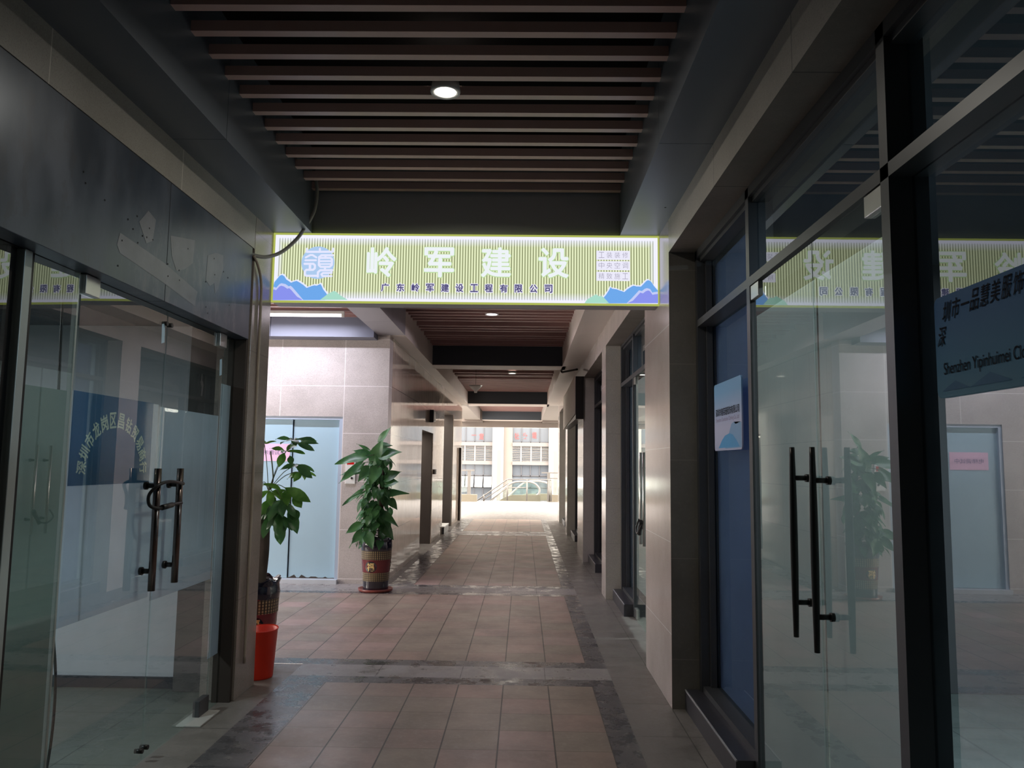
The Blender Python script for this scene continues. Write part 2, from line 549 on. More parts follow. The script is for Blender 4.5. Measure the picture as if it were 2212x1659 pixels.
slat_bay([22.2 + p*k for k in range(33)], SX0, SX1, 3.43, 'farthest bay of pinkish slats near the bright end')
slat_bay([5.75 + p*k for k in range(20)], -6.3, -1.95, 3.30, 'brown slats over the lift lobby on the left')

def cross_beam(name, y0, y1, label, face=M_beam):
    bm = bm_new()
    box(bm, SX0-0.02, SX1+0.02, y0, y0+0.02, 3.125, 3.72, 0)
    box(bm, SX0-0.02, SX1+0.02, y0+0.02, y1, 3.12, 3.72, 1)
    return struct(name, bm, [face, M_beamlight], label, 'beam')
cross_beam('trim_1', 5.44, 5.66, 'dark blue grey beam face above the lit sign', plain('grey_beam_panel', (0.36, 0.38, 0.41), 0.5, 0.2, 0.5, 0.05, 1.0))
cross_beam('trim_2', 12.86, 13.36, 'second dark beam with pale underside')
cross_beam('trim_3', 21.15, 22.0, 'third dark beam with pale underside')
cross_beam('trim_4', 28.9, 29.7, 'farthest dark beam before the daylight')
bm = bm_new()
box(bm, -2.4, 1.9, 29.72, 30.0, 2.90, 3.72, 0)
box(bm, -2.4, SX0-0.02, 28.9, 29.72, 3.05, 3.72, 0)
box(bm, SX1+0.02, 1.9, 28.9, 29.72, 3.05, 3.72, 0)
struct('trim_5', bm, M_greybrown, 'brown grey lintel over the bright exit', 'beam')

M_seam = plain('panel_seam_black', (0.01, 0.01, 0.012), 0.9)
def seam_soffit(name, x0, x1, xin, y0, y1, label, seams, mat, ztop=3.72):
    """box soffit along the corridor with open panel seams"""
    bm = bm_new()
    ys = [y0] + list(seams) + [y1]
    for a, b in zip(ys, ys[1:]):
        box(bm, x0, x1, a+0.002, b-0.002, 3.12, ztop, 0)
    box(bm, x0+0.004, x1-0.004, y0, y1, 3.124, ztop-0.002, 1)
    return struct(name, bm, [mat, M_seam], label, 'soffit')
M_soffar = plain('pale_beige_soffit', (0.66, 0.59, 0.54), 0.45, 0, 0.5, 0.05, 1.2)
M_sofend = plain('beige_exit_soffit', (0.27, 0.235, 0.21), 0.5, 0, 0.5, 0.05, 1.2)
M_sofmid = plain('grey_violet_soffit', (0.34, 0.33, 0.36), 0.42, 0.05, 0.5, 0.05, 1.2)
seam_soffit('trim_6', -1.80, -1.525, 0, Y0, 5.44, 'graphite aluminium soffit box along the left shop', [-1.2, 1.3, 3.80], M_soffit)
seam_soffit('trim_7', 0.665, 0.94, 0, Y0, 5.44, 'graphite aluminium soffit box along the right shops', [-1.2, 1.3, 3.815], M_soffit)
seam_soffit('trim_8', -1.88, -1.53, 0, 5.66, 9.86, 'grey violet soffit between corridor and lift lobby', [7.4, 8.9], M_sofmid)
seam_soffit('trim_9', -1.72, -1.53, 0, 9.86, 21.6, 'pale soffit along the polished left wall', [11.0, 12.2, 13.4, 14.6, 15.8, 17.0, 18.2, 19.4, 20.6], M_soffar)
seam_soffit('trim_10', 0.625, 0.94, 0, 5.66, 21.6, 'pale segmented soffit above the right pillars', [6.9, 8.15, 9.6, 11.2, 12.8, 14.4, 16.0, 17.6, 19.2, 20.4], M_soffar)
seam_soffit('trim_11', -2.2, -1.62, 0, 21.6, 28.9, 'pale soffit continuing to the left of the exit', [24, 26.5], M_sofend)
seam_soffit('trim_12', 0.64, 1.4, 0, 21.6, 28.9, 'pale soffit continuing to the right of the exit', [24, 26.5], M_sofend)

# ---------------------------------------------------------------- left side, near bay
struct('wall_left', boxes((-1.90, -1.80, Y0, 5.05, 2.90, 3.72)), M_stoneL, 'speckled granite band above the left shop fascia', 'wall')
bm = bm_new()
box(bm, -2.02, -1.80, 5.055, 5.425, 0, 3.72, 0)
struct('wall_pillar_left', bm, M_pillarL, 'granite pillar at the end of the left shop', 'pillar', bevel=0.003)
bm = bm_new()
box(bm, -1.93, -1.815, 5.02, 5.055, 0, 2.90, 0)
struct('trim_13', bm, M_jambbrown, 'dark brown jamb strip beside the left shop glass', 'trim')

def fascia_mat():
    m, nt, out = new_mat('stained_dark_fascia')
    p, x, y, z = pos(nt)
    mp = N(nt, 'ShaderNodeMapping')
    mp.inputs['Scale'].default_value = (1, 1.6, 0.7)
    L(nt, p, mp.inputs['Vector'])
    a = noise(nt, mp.outputs[0], 2.4, 5, 0.55)
    b = noise(nt, mp.outputs[0], 7.0, 5, 0.7)
    c = mixc(nt, ramp(nt, a, 0.38, 0.62), (0.042, 0.058, 0.085), (0.078, 0.095, 0.13))
    c = mixc(nt, mth(nt, 'MULTIPLY', ramp(nt, b, 0.55, 0.62), 0.45), c, (0.055, 0.06, 0.075))
    # pale glue patches left by removed lettering, lower half of the fascia
    vor = N(nt, 'ShaderNodeTexVoronoi')
    vor.inputs['Scale'].default_value = 3.0
    L(nt, mp.outputs[0], vor.inputs['Vector'])
    patch = ramp(nt, vor.outputs['Distance'], 0.22, 0.26, (1, 1, 1), (0, 0, 0))
    low = ramp(nt, mth(nt, 'SUBTRACT', 2.75, z), 0.0, 0.12)
    far = ramp(nt, mth(nt, 'SUBTRACT', y, 3.3), 0.0, 0.3)
    pm = mth(nt, 'MULTIPLY', mth(nt, 'MULTIPLY', ramp(nt, b, 0.5, 0.7), low), mth(nt, 'MULTIPLY', far, 0.35))
    c = mixc(nt, pm, c, (0.27, 0.27, 0.30))
    k = single_mask(nt, y, 3.82, 0.0025)
    c = mixc(nt, k, c, (0.01, 0.01, 0.012))
    r = ramp(nt, a, 0.3, 0.7, (0.28, 0.28, 0.28), (0.42, 0.42, 0.42))
    bsdf(nt, out, c, r, 0.25, 0.5, bump=noise(nt, p, 1.2, 2), bstr=0.15, bdist=0.02)
    return m
M_fascia = fascia_mat()
M_patch = plain('pale_glue_residue', (0.155, 0.16, 0.185), 0.4, 0.2, 0.5, 0.35, 7)
fs = thing('shop_fascia', (-1.86, 3.0, 2.28), 'dark stained metal fascia with screw holes above left glass doors', 'shop fascia')
obj('panel', boxes((-1.898, -1.802, Y0+0.005, 3.8185, 2.287, 2.898)), M_fascia, fs, bevel=0.002)
obj('panel', boxes((-1.898, -1.802, 3.8215, 5.018, 2.287, 2.898)), M_fascia, fs, bevel=0.002)
bm = bm_new()
def disc(bm, c, r, nrm='x', seg=10, mi=0):
    pts = []
    for k in range(seg):
        a = 2*PI*k/seg
        if nrm == 'x':
            pts.append((c[0], c[1]+r*math.cos(a), c[2]+r*math.sin(a)))
        elif nrm == 'y':
            pts.append((c[0]+r*math.cos(a), c[1], c[2]+r*math.sin(a)))
        else:
            pts.append((c[0]+r*math.cos(a), c[1]+r*math.sin(a), c[2]))
    quad(bm, pts, mi)
for (y, z) in ((3.07, 2.62), (3.22, 2.60), (3.05, 2.66), (3.42, 2.58), (3.47, 2.55), (3.50, 2.62), (3.52, 2.50), (3.56, 2.545), (3.60, 2.55), (3.62, 2.60), (3.66, 2.555), (4.05, 2.62), (3.83, 2.48), (3.96, 2.48), (3.84, 2.42), (3.97, 2.43), (4.4, 2.66), (4.42, 2.57), (4.55, 2.62), (4.62, 2.60), (4.3, 2.50), (4.35, 2.33), (4.32, 2.36), (4.66, 2.44), (3.36, 2.35), (3.38, 2.47)):
    bm = bm_new(); disc(bm, (-1.8005, y, z), 0.0045); obj('screw_hole', bm, M_seam, fs)
for pts in ([(3.36, 2.50), (3.80, 2.475), (4.20, 2.42), (4.17, 2.335), (3.8, 2.375), (3.37, 2.41), (3.34, 2.44)], [(4.31, 2.655), (4.42, 2.70), (4.53, 2.715), (4.54, 2.64), (4.48, 2.50), (4.44, 2.46), (4.42, 2.52), (4.36, 2.49), (4.30, 2.51)], [(3.84, 2.63), (4.13, 2.69), (4.12, 2.56), (4.02, 2.50), (3.93, 2.47), (3.87, 2.53)], [(3.52, 2.60), (3.60, 2.68), (3.68, 2.66), (3.66, 2.55), (3.60, 2.52)]):
    bm = bm_new(); quad(bm, [(-1.8012, y, z) for y, z in pts]); obj('glue_patch', bm, M_patch, fs)
struct('trim_14', boxes((-1.97, -1.902, Y0, 5.02, 2.285, 3.4)), M_black, 'black head rail above the left glass doors', 'trim')

# left shop interior
struct('wall_shop_back', boxes((-5.5, -5.4, Y0, 5.4, 0, 2.5)), M_shopdark, 'dark back wall inside the left shop', 'wall')
struct('wall_shop_end', boxes((-5.4, -2.27, 5.32, 5.40, 0.07, 2.42)), M_shopwall, 'white painted end wall inside the left shop', 'wall')
struct('baseboard_shop', boxes((-5.4, -2.27, 5.30, 5.40, 0, 0.07)), M_beam, 'dark baseboard under the white shop wall', 'baseboard')
struct('wall_shop_column', boxes((-2.27, -2.02, 5.24, 5.40, 0, 2.42)), M_shopdark, 'brown grey column behind the left shop glass', 'wall')
struct('ceiling_shop', boxes((-5.5, -1.97, Y0, 5.40, 2.42, 2.52)), M_shopceil, 'dark low ceiling inside the left shop', 'ceiling')
struct('wall_shop_near', boxes((-5.5, -1.97, Y0, Y0+0.1, 0, 2.5)), M_shopdark, 'dark near wall inside the left shop', 'wall')

# ---------------------------------------------------------------- lobby, left wall and far bays
struct('wall_lobby', boxes((-6.4, -3.60, 9.86, 10.1, 0, 3.6), (-2.29, -1.72, 9.86, 10.1, 0, 3.6), (-3.60, -2.29, 9.86, 10.1, 2.07, 3.6)), M_lobby, 'pale granite wall around the blue lift door', 'wall')
struct('wall_lobby_left', boxes((-6.5, -6.4, 5.4, 6.3, 0, 3.72), (-6.5, -6.4, 8.9, 10.1, 0, 3.72), (-6.5, -6.4, 6.3, 8.9, 0, 0.3), (-6.5, -6.4, 6.3, 8.9, 2.6, 3.72)), M_lobby, 'granite wall at the far left of the lobby', 'wall')
wl = thing('window_8', (-6.45, 7.6, 0.3), 'large unseen lobby window added at the far left to let daylight in', 'window', kind='structure')  # invented opening, out of view, lets sky light fill the lobby
obj('window_frame', boxes((-6.48, -6.42, 6.3, 6.36, 0.3, 2.6), (-6.48, -6.42, 8.84, 8.9, 0.3, 2.6), (-6.48, -6.42, 7.57, 7.63, 0.3, 2.6), (-6.48, -6.42, 6.36, 8.84, 0.3, 0.36), (-6.48, -6.42, 6.36, 8.84, 2.54, 2.6)), M_frame, wl)
struct('wall_lobby_near', boxes((-6.4, -2.02, 5.40, 5.44, 0, 3.72)), M_lobby, 'back of the left shop facing the lobby', 'wall')
bm = bm_new()
for a, b in ((-6.3, -3.18), (-3.174, -1.88)):
    box(bm, a, b, 9.60, 9.86, 3.05, 3.72, 0)
struct('trim_15', bm, M_lobbybeam, 'blue grey boxed beam above the lift door', 'beam')

bm = bm_new()
box(bm, -2.0, -1.72, 10.1, 13.22, 0, 3.12)
box(bm, -2.0, -1.72, 13.22, 14.86, 2.06, 3.12)
box(bm, -2.0, -1.72, 14.86, 16.85, 0, 3.12)
box(bm, -2.0, -1.72, 16.85, 19.1, 2.66, 3.12)
box(bm, -2.0, -1.72, 19.1, 21.7, 0, 3.12)
box(bm, -1.99, -1.7201, 9.861, 10.1, 0, 3.12)
struct('wall_left_far', bm, M_wallfar, 'polished granite wall reflecting the daylight beyond the plants', 'wall')
struct('door_1', boxes((-2.45, -1.74, 14.82, 14.858, 0, 2.058), (-2.45, -2.35, 13.0, 14.82, 0, 2.058)), M_jambbrown, 'dark brown recess in the polished left wall', 'doorway')
struct('door_2', boxes((-2.6, -1.74, 19.04, 19.098, 0, 2.658), (-2.6, -2.5, 16.8, 19.04, 0, 2.658)), M_jambbrown, 'tall dark recess farther along the left wall', 'doorway')
t = thing('threshold_step', (-1.8, 16.95, 0), 'black granite step with white top in the tall left recess', 'step')
obj('riser', boxes((-2.3, -1.68, 16.9, 17.9, 0, 0.13)), M_darkstone, t)
obj('tread', boxes((-2.3, -1.67, 16.89, 17.91, 0.13, 0.155)), M_white, t)
tag(obj('open_door', boxes((-1.715, -1.66, 20.9, 21.25, 0.0, 1.92)), M_jambbrown), 'thin dark open door leaf near the end of left wall', 'door')

# ---------------------------------------------------------------- right side
STORE = M_rough
# near stone band and pillars; the corridor face is polished, faces across it are honed
def pillar(name, y0, y1, label, z1=3.12, x1=1.35):
    bm = bm_new()
    quad(bm, ((0.94, y0, 0), (0.94, y1, 0), (0.94, y1, z1), (0.94, y0, z1)), 0)
    quad(bm, ((0.94, y0, 0), (x1, y0, 0), (x1, y0, z1), (0.94, y0, z1)), 1)
    quad(bm, ((0.94, y1, 0), (x1, y1, 0), (x1, y1, z1), (0.94, y1, z1)), 1)
    quad(bm, ((x1, y0, 0), (x1, y1, 0), (x1, y1, z1), (x1, y0, z1)), 1)
    quad(bm, ((0.94, y0, z1), (x1, y0, z1), (x1, y1, z1), (0.94, y1, z1)), 1)
    quad(bm, ((0.94, y0, 0), (x1, y0, 0), (x1, y1, 0), (0.94, y1, 0)), 1)
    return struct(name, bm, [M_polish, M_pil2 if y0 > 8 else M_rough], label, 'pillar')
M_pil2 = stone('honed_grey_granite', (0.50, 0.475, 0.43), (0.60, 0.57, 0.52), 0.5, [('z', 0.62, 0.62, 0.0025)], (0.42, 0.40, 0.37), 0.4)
pillar('wall_pillar_right', 5.05, 6.08, 'nearest polished granite pillar under the right end of the lit sign')
pillar('wall_pillar_right_2', 9.0, 9.45, 'slim granite pillar between the second and third right storefronts')
pillar('wall_pillar_right_3', 12.4, 13.65, 'granite pillar beside the projecting light box')
pillar('wall_pillar_right_4', 16.9, 17.6, 'narrow granite pillar farther along on the right')
pillar('wall_pillar_right_5', 20.6, 21.5, 'last granite pillar before the bright plaza')
bm = bm_new()
box(bm, 0.94, 1.35, Y0, 5.05, 2.90, 3.72, 0)
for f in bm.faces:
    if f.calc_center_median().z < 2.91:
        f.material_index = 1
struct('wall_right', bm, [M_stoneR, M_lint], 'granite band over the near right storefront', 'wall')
for i, (a, b) in enumerate(((6.08, 9.0), (9.45, 12.4), (13.65, 16.9), (17.6, 20.6))):
    bm = bm_new()
    box(bm, 0.94, 1.35, a, b, 2.88, 3.12, 0)
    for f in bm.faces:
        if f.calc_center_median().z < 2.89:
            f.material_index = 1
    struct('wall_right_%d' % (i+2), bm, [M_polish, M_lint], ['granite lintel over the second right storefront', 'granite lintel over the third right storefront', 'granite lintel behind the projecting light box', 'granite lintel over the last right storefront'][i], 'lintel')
tag(obj('soffit_groove', boxes((0.962, 0.972, Y0, 5.05, 2.898, 2.90))), 'pale groove', 'trim') if False else None

def storefront(yn, yf, ym, tag_words, cols, sill=True, near=False, top=2.90, zt=2.395):
    """frame, sliver window beyond mullion ym, double door between ym and the next mullion"""
    win = thing('window_%d' % cols, (1.15, yf, 0), tag_words[0], 'window', kind='structure')
    xf, xb = 1.112, 1.235
    bm = bm_new()
    box(bm, xf, xb, yf-0.055, yf, 0, top)                 # far jamb
    box(bm, xf, xb, ym-0.055, ym, 0, top)                 # mullion
    box(bm, xf, xb, yn, yf, top-0.05, top)                # head
    box(bm, xf+0.02, xb-0.02, yn, yf, top-0.075, top-0.05)
    box(bm, xf, xb, ym, yf-0.055, zt, zt+0.045)           # transom over window
    box(bm, xf, xb, yn, ym-0.055, zt, zt+0.045)
    box(bm, xf+0.01, xb, ym, yf-0.055, 0.12 if sill else 0.0, 0.155)
    # glazing beads
    for a, b in ((ym, yf-0.055),):
        box(bm, 1.165, 1.20, a, a+0.018, 0.155, zt)
        box(bm, 1.165, 1.20, b-0.03, b, 0.155, zt)
        box(bm, 1.165, 1.20, b-0.03, b, zt+0.045, top-0.075)
    obj('window_frame', bm, M_frame, win)
    gx = 1.205
    obj('pane', boxes((gx, gx+0.008, ym, yf-0.055, 0.155, zt)), M_glassR, win)
    obj('pane', boxes((gx, gx+0.008, ym, yf-0.055, zt+0.045, top-0.05)), M_glassR, win)
    if sill:
        st = thing('stone_sill', (1.07, ym, 0), tag_words[1], 'sill', 'black stone sills in front of the right windows')
        obj('sill_block', boxes((1.02, 1.125, ym-0.01, yf-0.002, 0, 0.12)), M_darkstone, st)
        obj('worn_edge', boxes((1.0185, 1.026, ym-0.011, yf-0.002, 0.114, 0.1215)), M_darkstone_e, st)
    return win

def pull_handle(y, x, z0, z1, gx, parent, mat=M_black, tapered=True, zs=None, r=0.014, name='door_handle'):
    bm = bm_new()
    if tapered:
        n = 14
        pts = [(x, y, z0+(z1-z0)*i/n) for i in range(n+1)]
        rs = [r*(0.72+0.34*math.sin(PI*i/n)) for i in range(n+1)]
        tube(bm, pts, rs, 14)
    else:
        tube(bm, [(x, y, z0), (x, y, z1)], r, 20)
    h = obj(name, bm, mat, parent)
    zs = zs or (z0+(z1-z0)*0.17, z1-(z1-z0)*0.17)
    s = 1 if gx > x else -1
    for z in zs:
        bm = bm_new()
        tube(bm, [(x, y, z), (gx-0.012*s, y, z)], r*0.72, 12)
        tube(bm, [(gx-0.014*s, y, z), (gx, y, z)], r*1.15, 14)
        obj('standoff', bm, M_black, h)
    return h

# first storefront on the right
win = storefront(-4.0, 5.05, 3.885, ('dark framed tall sliver window with a blue nameplate, right side near', 'long black stone sill below the near blue nameplate, foreground right'), 1)
# upper transom glass over doors, big pane, second mullion
bm = bm_new()
box(bm, 1.112, 1.235, 2.345, 2.40, 0, 2.90)
box(bm, 1.112, 1.235, 0.30, 0.355, 0, 2.90)
box(bm, 1.112, 1.235, -1.8, -1.745, 0, 2.90)
box(bm, 1.112, 1.235, -4.0, 2.345, 0, 0.06)
obj('mullion', bm, M_frame, win)
obj('pane', boxes((1.155, 1.163, 2.40, 3.83, 2.44, 2.85)), M_glassR, win)
obj('pane', boxes((1.184, 1.192, 0.355, 2.345, 2.44, 2.85)), M_glassR, win)
obj('pane', boxes((1.184, 1.192, 0.355, 2.345, 0.06, 2.395)), M_glassR, win)
obj('pane', boxes((1.184, 1.192, -1.745, 0.30, 0.06, 2.395)), M_glassR, win)
obj('pane', boxes((1.184, 1.192, -4.0, -1.8, 0.06, 2.395)), M_glassR, win)
obj('pane', boxes((1.184, 1.192, -4.0, 0.30, 2.44, 2.85)), M_glassR, win)
bm = bm_new(); box(bm, 1.209+0.02, 1.209+0.024, 3.885, 4.995, 0.155, 2.395); box(bm, 1.229, 1.233, 3.885, 4.995, 2.44, 2.8)
obj('blue_window_film', bm, M_filmB, win)

def leaf(num, y0, y1, hy, x, z1, label, filmmat, gl, hinge, film_z=(0.02, 2.34), hx=None, glassbox=0.010):
    d = tag(obj('door_%d' % num, boxes((x, x+glassbox, y0, y1, 0.008, z1)), gl), label, 'door', kind='structure')
    s = 1
    if filmmat:
        obj('frosted_film', boxes((x+0.014, x+0.0155, y0+0.006, y1-0.006, film_z[0], film_z[1])), filmmat, d)
    return d
d3 = leaf(3, 3.034, 3.825, 3.126, 1.127, 2.39, 'frosted glass door leaf left of the pair, right storefront near', M_filmR, M_glassD, 'far', (0.01, 2.24))
d4 = leaf(4, 2.402, 3.026, 2.91, 1.127, 2.39, 'frosted glass door leaf right of the pair, right storefront near', M_filmR, M_glassD, 'near', (0.01, 2.24))
pull_handle(3.126, 1.063, 0.849, 1.581, 1.127, d3, zs=(0.98, 1.46))
pull_handle(2.91, 1.063, 0.84, 1.577, 1.127, d4, zs=(0.965, 1.455))
for d, ya, yb in ((d3, 3.70, 3.825), (d4, 2.402, 2.53)):
    for za, zb in ((2.32, 2.392), (0.01, 0.07)):
        obj('patch_fitting', boxes((1.115, 1.152, ya, yb, za, zb)), M_chrome, d, bevel=0.003)

# nameplate on the sliver window
def nameplate(loc, w, h, label, texts, shapes, name='nameplate'):
    """a plate facing -X on a right hand window; reading direction is towards -Y"""
    x, y, z = loc
    t = thing(name, loc, label, 'sign')
    bm = bm_new()
    r = 0.02
    prof = []
    for cx, cy, a0 in ((w/2-r, h/2-r, 0), (-w/2+r, h/2-r, 90), (-w/2+r, -h/2+r, 180), (w/2-r, -h/2+r, 270)):
        for k in range(5):
            a = math.radians(a0+k*22.5)
            prof.append((cx+r*math.cos(a), cy+r*math.sin(a)))
    M = facing((x, y, z), (0, -1, 0), (0, 0, 1))
    a = [bm.verts.new(M @ Vector((u, v, 0.0))) for u, v in prof]
    b = [bm.verts.new(M @ Vector((u, v, -0.008))) for u, v in prof]
    bm.faces.new(a); bm.faces.new(b[::-1])
    for i in range(len(a)):
        bm.faces.new((a[i], b[i], b[(i+1) % len(a)], a[(i+1) % len(a)]))
    return t, M, bm

def plate_mat(name, zc, h, c_top, c_mid, c_low, rough=0.3):
    m, nt, out = new_mat(name)
    p, x, y, z = pos(nt)
    t = mth(nt, 'DIVIDE', mth(nt, 'SUBTRACT', z, zc-h/2), h)
    c = mixc(nt, ramp(nt, t, 0.35, 0.85), c_mid, c_top)
    c = mixc(nt, ramp(nt, t, 0.0, 0.3, (1, 1, 1), (0, 0, 0)), c, c_low)
    bsdf(nt, out, c, rough, 0, 0.2 if rough > 0.5 else 0.5)
    return m
t, M, bm = nameplate((1.165, 4.50, 1.795), 0.60, 0.40, 'pale blue company nameplate with mountain art on the near sliver window', None, None)
obj('plate', bm, plate_mat('sky_blue_plate_print', 1.795, 0.40, (0.20, 0.40, 0.66), (0.50, 0.52, 0.72), (0.45, 0.47, 0.66)), t)
M_tealhill = plain('dim_teal_hill', (0.03, 0.13, 0.24), 0.55, 0, 0.2)
M_hillA = plain('mid_blue_hill_print', (0.06, 0.30, 0.60), 0.4)
M_hillB = plain('slate_blue_hill_print', (0.20, 0.36, 0.60), 0.4)
def poly(bm, pts, M, depth):
    vs = [bm.verts.new(M @ Vector((u, v, depth))) for u, v in pts]
    f = bm.faces.new(vs)
    bmesh.ops.triangulate(bm, faces=[f])
bm = bm_new(); poly(bm, [(-0.05, -0.19), (0.02, -0.12), (0.09, -0.055), (0.14, -0.045), (0.18, -0.06), (0.28, -0.05), (0.293, -0.055), (0.293, -0.19)], M, 0.0008); obj('printed_hill', bm, M_hillB, t)
bm = bm_new(); poly(bm, [(-0.20, -0.185), (-0.12, -0.14), (-0.05, -0.115), (0.05, -0.105), (0.12, -0.115), (0.2, -0.15), (0.26, -0.185)], M, 0.0014); obj('printed_hill', bm, M_hillA, t)
bm = bm_new(); add_text(bm, '深圳市春芙珊服饰有限公司', 0.52, 0.048, M @ Matrix.Translation((0, 0.025, 0)), 0.012, 0.0015)
obj('company_name', bm, M_ink, t, fix=False)
bm = bm_new(); add_text(bm, 'Shenzhen Chunfushan Clothing Co., Ltd', 0.50, 0.03, M @ Matrix.Translation((0, -0.022, 0)), 0.0, 0.0015)
obj('company_name', bm, M_inkgrey, t, fix=False)

t, M, bm = nameplate((1.174, 1.915, 1.8425), 0.63, 0.285, 'teal nameplate with black slanting characters on the right-hand pane', None, None)
obj('plate', bm, plate_mat('teal_plate_print', 1.8425, 0.285, (0.015, 0.11, 0.27), (0.04, 0.17, 0.29), (0.08, 0.22, 0.31), 0.55), t)
for i, ch in enumerate('深圳市一品慧美服饰有限公司'):
    u = -0.278 if i == 0 else -0.249 + 0.0455*(i-1)
    v = (1.872 if i == 0 else 1.938 + 0.008*math.sin(PI*(i-1)/11)) - 1.8425
    bm = bm_new(); add_text(bm, ch, 0.038, 0.056, M @ Matrix.Translation((u, v, 0)), 0.006, 0.0015, shear=0.25)
    obj('character', bm, M_ink, t, fix=False)
bm = bm_new(); add_text(bm, 'Shenzhen Yipinhuimei Clothing Co., Ltd', 0.55, 0.044, M @ Matrix.Translation((0.0, -0.068, 0)), 0.0, 0.0015)
obj('company_name', bm, M_ink, t, fix=False)
for hp in ([(-0.29, -0.125), (-0.22, -0.10), (-0.15, -0.125)], [(-0.15, -0.125), (-0.06, -0.095), (0.03, -0.125)], [(0.06, -0.125), (0.16, -0.098), (0.28, -0.125)]):
    bm = bm_new(); poly(bm, hp, M, 0.001); obj('printed_hill', bm, M_tealhill, t)

# farther storefronts
w2 = storefront(6.08, 9.0, 8.03, ('second right storefront window with blue grey curtain beyond first pillar', 'black stone sill in front of the second right storefront'), 2)
bm = bm_new(); box(bm, 1.24, 1.245, 8.03, 8.9, 0.155, 2.395); box(bm, 1.24, 1.245, 8.03, 8.9, 2.44, 2.8)
obj('curtain', bm, plain('slate_blue_curtain', (0.22, 0.25, 0.42), 0.7, 0, 0.3, 0.3, 9), w2)
obj('pane', boxes((1.155, 1.163, 6.08, 7.975, 2.44, 2.85)), M_glassR, w2)
d5 = leaf(5, 7.06, 7.97, 0, 1.127, 2.39, 'far frosted glass leaf with chained handles, second right storefront', M_filmR, M_glassD, '', (0.30, 2.35))
d6 = leaf(6, 6.12, 7.05, 0, 1.127, 2.39, 'near frosted glass leaf half hidden by the first right pillar', M_filmR, M_glassD, '', (0.30, 2.35))
pull_handle(7.15, 1.063, 0.80, 1.62, 1.127, d5, mat=M_chrome, tapered=False)
pull_handle(6.96, 1.063, 0.80, 1.62, 1.127, d6, mat=M_chrome, tapered=False)
for za, zb in ((2.32, 2.392), (0.01, 0.10)):
    obj('patch_fitting', boxes((1.115, 1.152, 7.84, 7.97, za, zb)), M_chrome, d5, bevel=0.003)
t = thing('cable_lock', (1.05, 7.05, 0.98), 'black cable lock looped round chrome handles of the second right doors', 'lock')
bm = bm_new()
tube(bm, smooth_path([(1.05, 7.17, 1.02), (1.03, 7.2, 0.95), (1.02, 7.1, 0.90), (1.02, 6.98, 0.93), (1.04, 6.93, 1.0)]), 0.008, 8)
obj('shackle', bm, M_black, t)
bm = bm_new(); tube(bm, [(1.03, 7.02, 0.90), (1.03, 6.93, 1.02)], 0.018, 10); obj('lock_body', bm, M_black, t)
w3 = storefront(9.45, 12.4, 11.2, ('third right storefront with dark glass and a paper strip', 'black stone sill in front of the third right storefront'), 3)
obj('pane', boxes((1.155, 1.163, 9.45, 11.145, 0.0, 2.85)), M_glassR, w3)
bm = bm_new(); tube(bm, smooth_path([(1.19, 11.9, 2.86), (1.185, 11.88, 2.7), (1.19, 11.93, 2.62), (1.185, 11.9, 2.48)]), [0.008]*8+[0.02]*8+[0.012]*8+[0.012], 6)
obj('paper_strip', bm, M_white, w3)
w4 = storefront(13.65, 16.9, 15.6, ('fourth right storefront below the projecting light box', 'black and white stone sill under the projecting light box'), 4)
obj('pane', boxes((1.155, 1.163, 13.65, 15.545, 0.0, 2.85)), M_glassR, w4)
w5 = storefront(17.6, 20.6, 19.4, ('last right storefront before the plaza', 'small stone sill at the last right storefront'), 5)
obj('pane', boxes((1.155, 1.163, 17.6, 19.345, 0.0, 2.85)), M_glassR, w5)
struct('wall_right_inner', boxes((4.9, 5.0, Y0, 21.6, 0, 3.1)), M_shopdark, 'dark back wall inside the right shops', 'wall')
struct('ceiling_right', boxes((1.35, 5.0, Y0, 21.6, 2.95, 3.1)), M_shopceil, 'dark ceiling inside the right shops', 'ceiling')
for k, yy in enumerate((5.5, 9.2, 13.0, 17.2, 21.4)):
    struct('wall_right_partition_%d' % (k+1), boxes((1.35, 4.9, yy, yy+0.12, 0, 2.95)), M_shopdark, 'dark partition number %s between the right shops' % ('one', 'two', 'three', 'four', 'five')[k], 'wall')
struct('wall_back_added', boxes((-1.97, 1.35, Y0-0.1, Y0, 0, 3.8)), M_shopdark, 'dark unseen wall added behind the camera to keep daylight out', 'wall')  # added out of view to shut daylight out of the corridor
struct('wall_right_near', boxes((1.235, 4.9, Y0, Y0+0.1, 0, 2.95)), M_shopdark, 'dark near wall inside the right shop', 'wall')
bm = bm_new(); tube(bm, [(0.875, 4.80, 3.119), (0.875, 4.80, 3.1215)], 0.007, 10); tag(obj('cable_hole', bm, M_seam), 'small dark hole in the right soffit near the lit sign', 'hole')
# ================================================================= LEFT GLASS DOORS
d7 = tag(obj('door_7', boxes((-1.898, -1.886, 3.24, 4.04, 0.008, 2.285)), M_glassL), 'left shop glass leaf carrying the blue lettered sheet', 'door', kind='structure')
d8 = tag(obj('door_8', boxes((-1.898, -1.886, 4.052, 4.845, 0.008, 2.285)), M_glassL), 'left shop glass leaf nearer the pillar, frosted only', 'door', kind='structure')
obj('frosted_film', boxes((-1.904, -1.9025, 3.246, 4.036, 0.805, 1.785)), M_filmL, d7)
obj('frosted_film', boxes((-1.904, -1.9025, 4.056, 4.842, 0.78, 1.775)), M_filmL, d8)
for d, y0, y1, zz in ((d7, 3.245, 3.36, 0), (d8, 4.73, 4.84, 0)):
    obj('patch_fitting', boxes((-1.912, -1.872, y0, y1, 2.20, 2.285)), M_chrome, d, bevel=0.003)
    obj('patch_fitting', boxes((-1.912, -1.872, y0-0.03, y1, 0.008, 0.10)), M_frame, d, bevel=0.003)
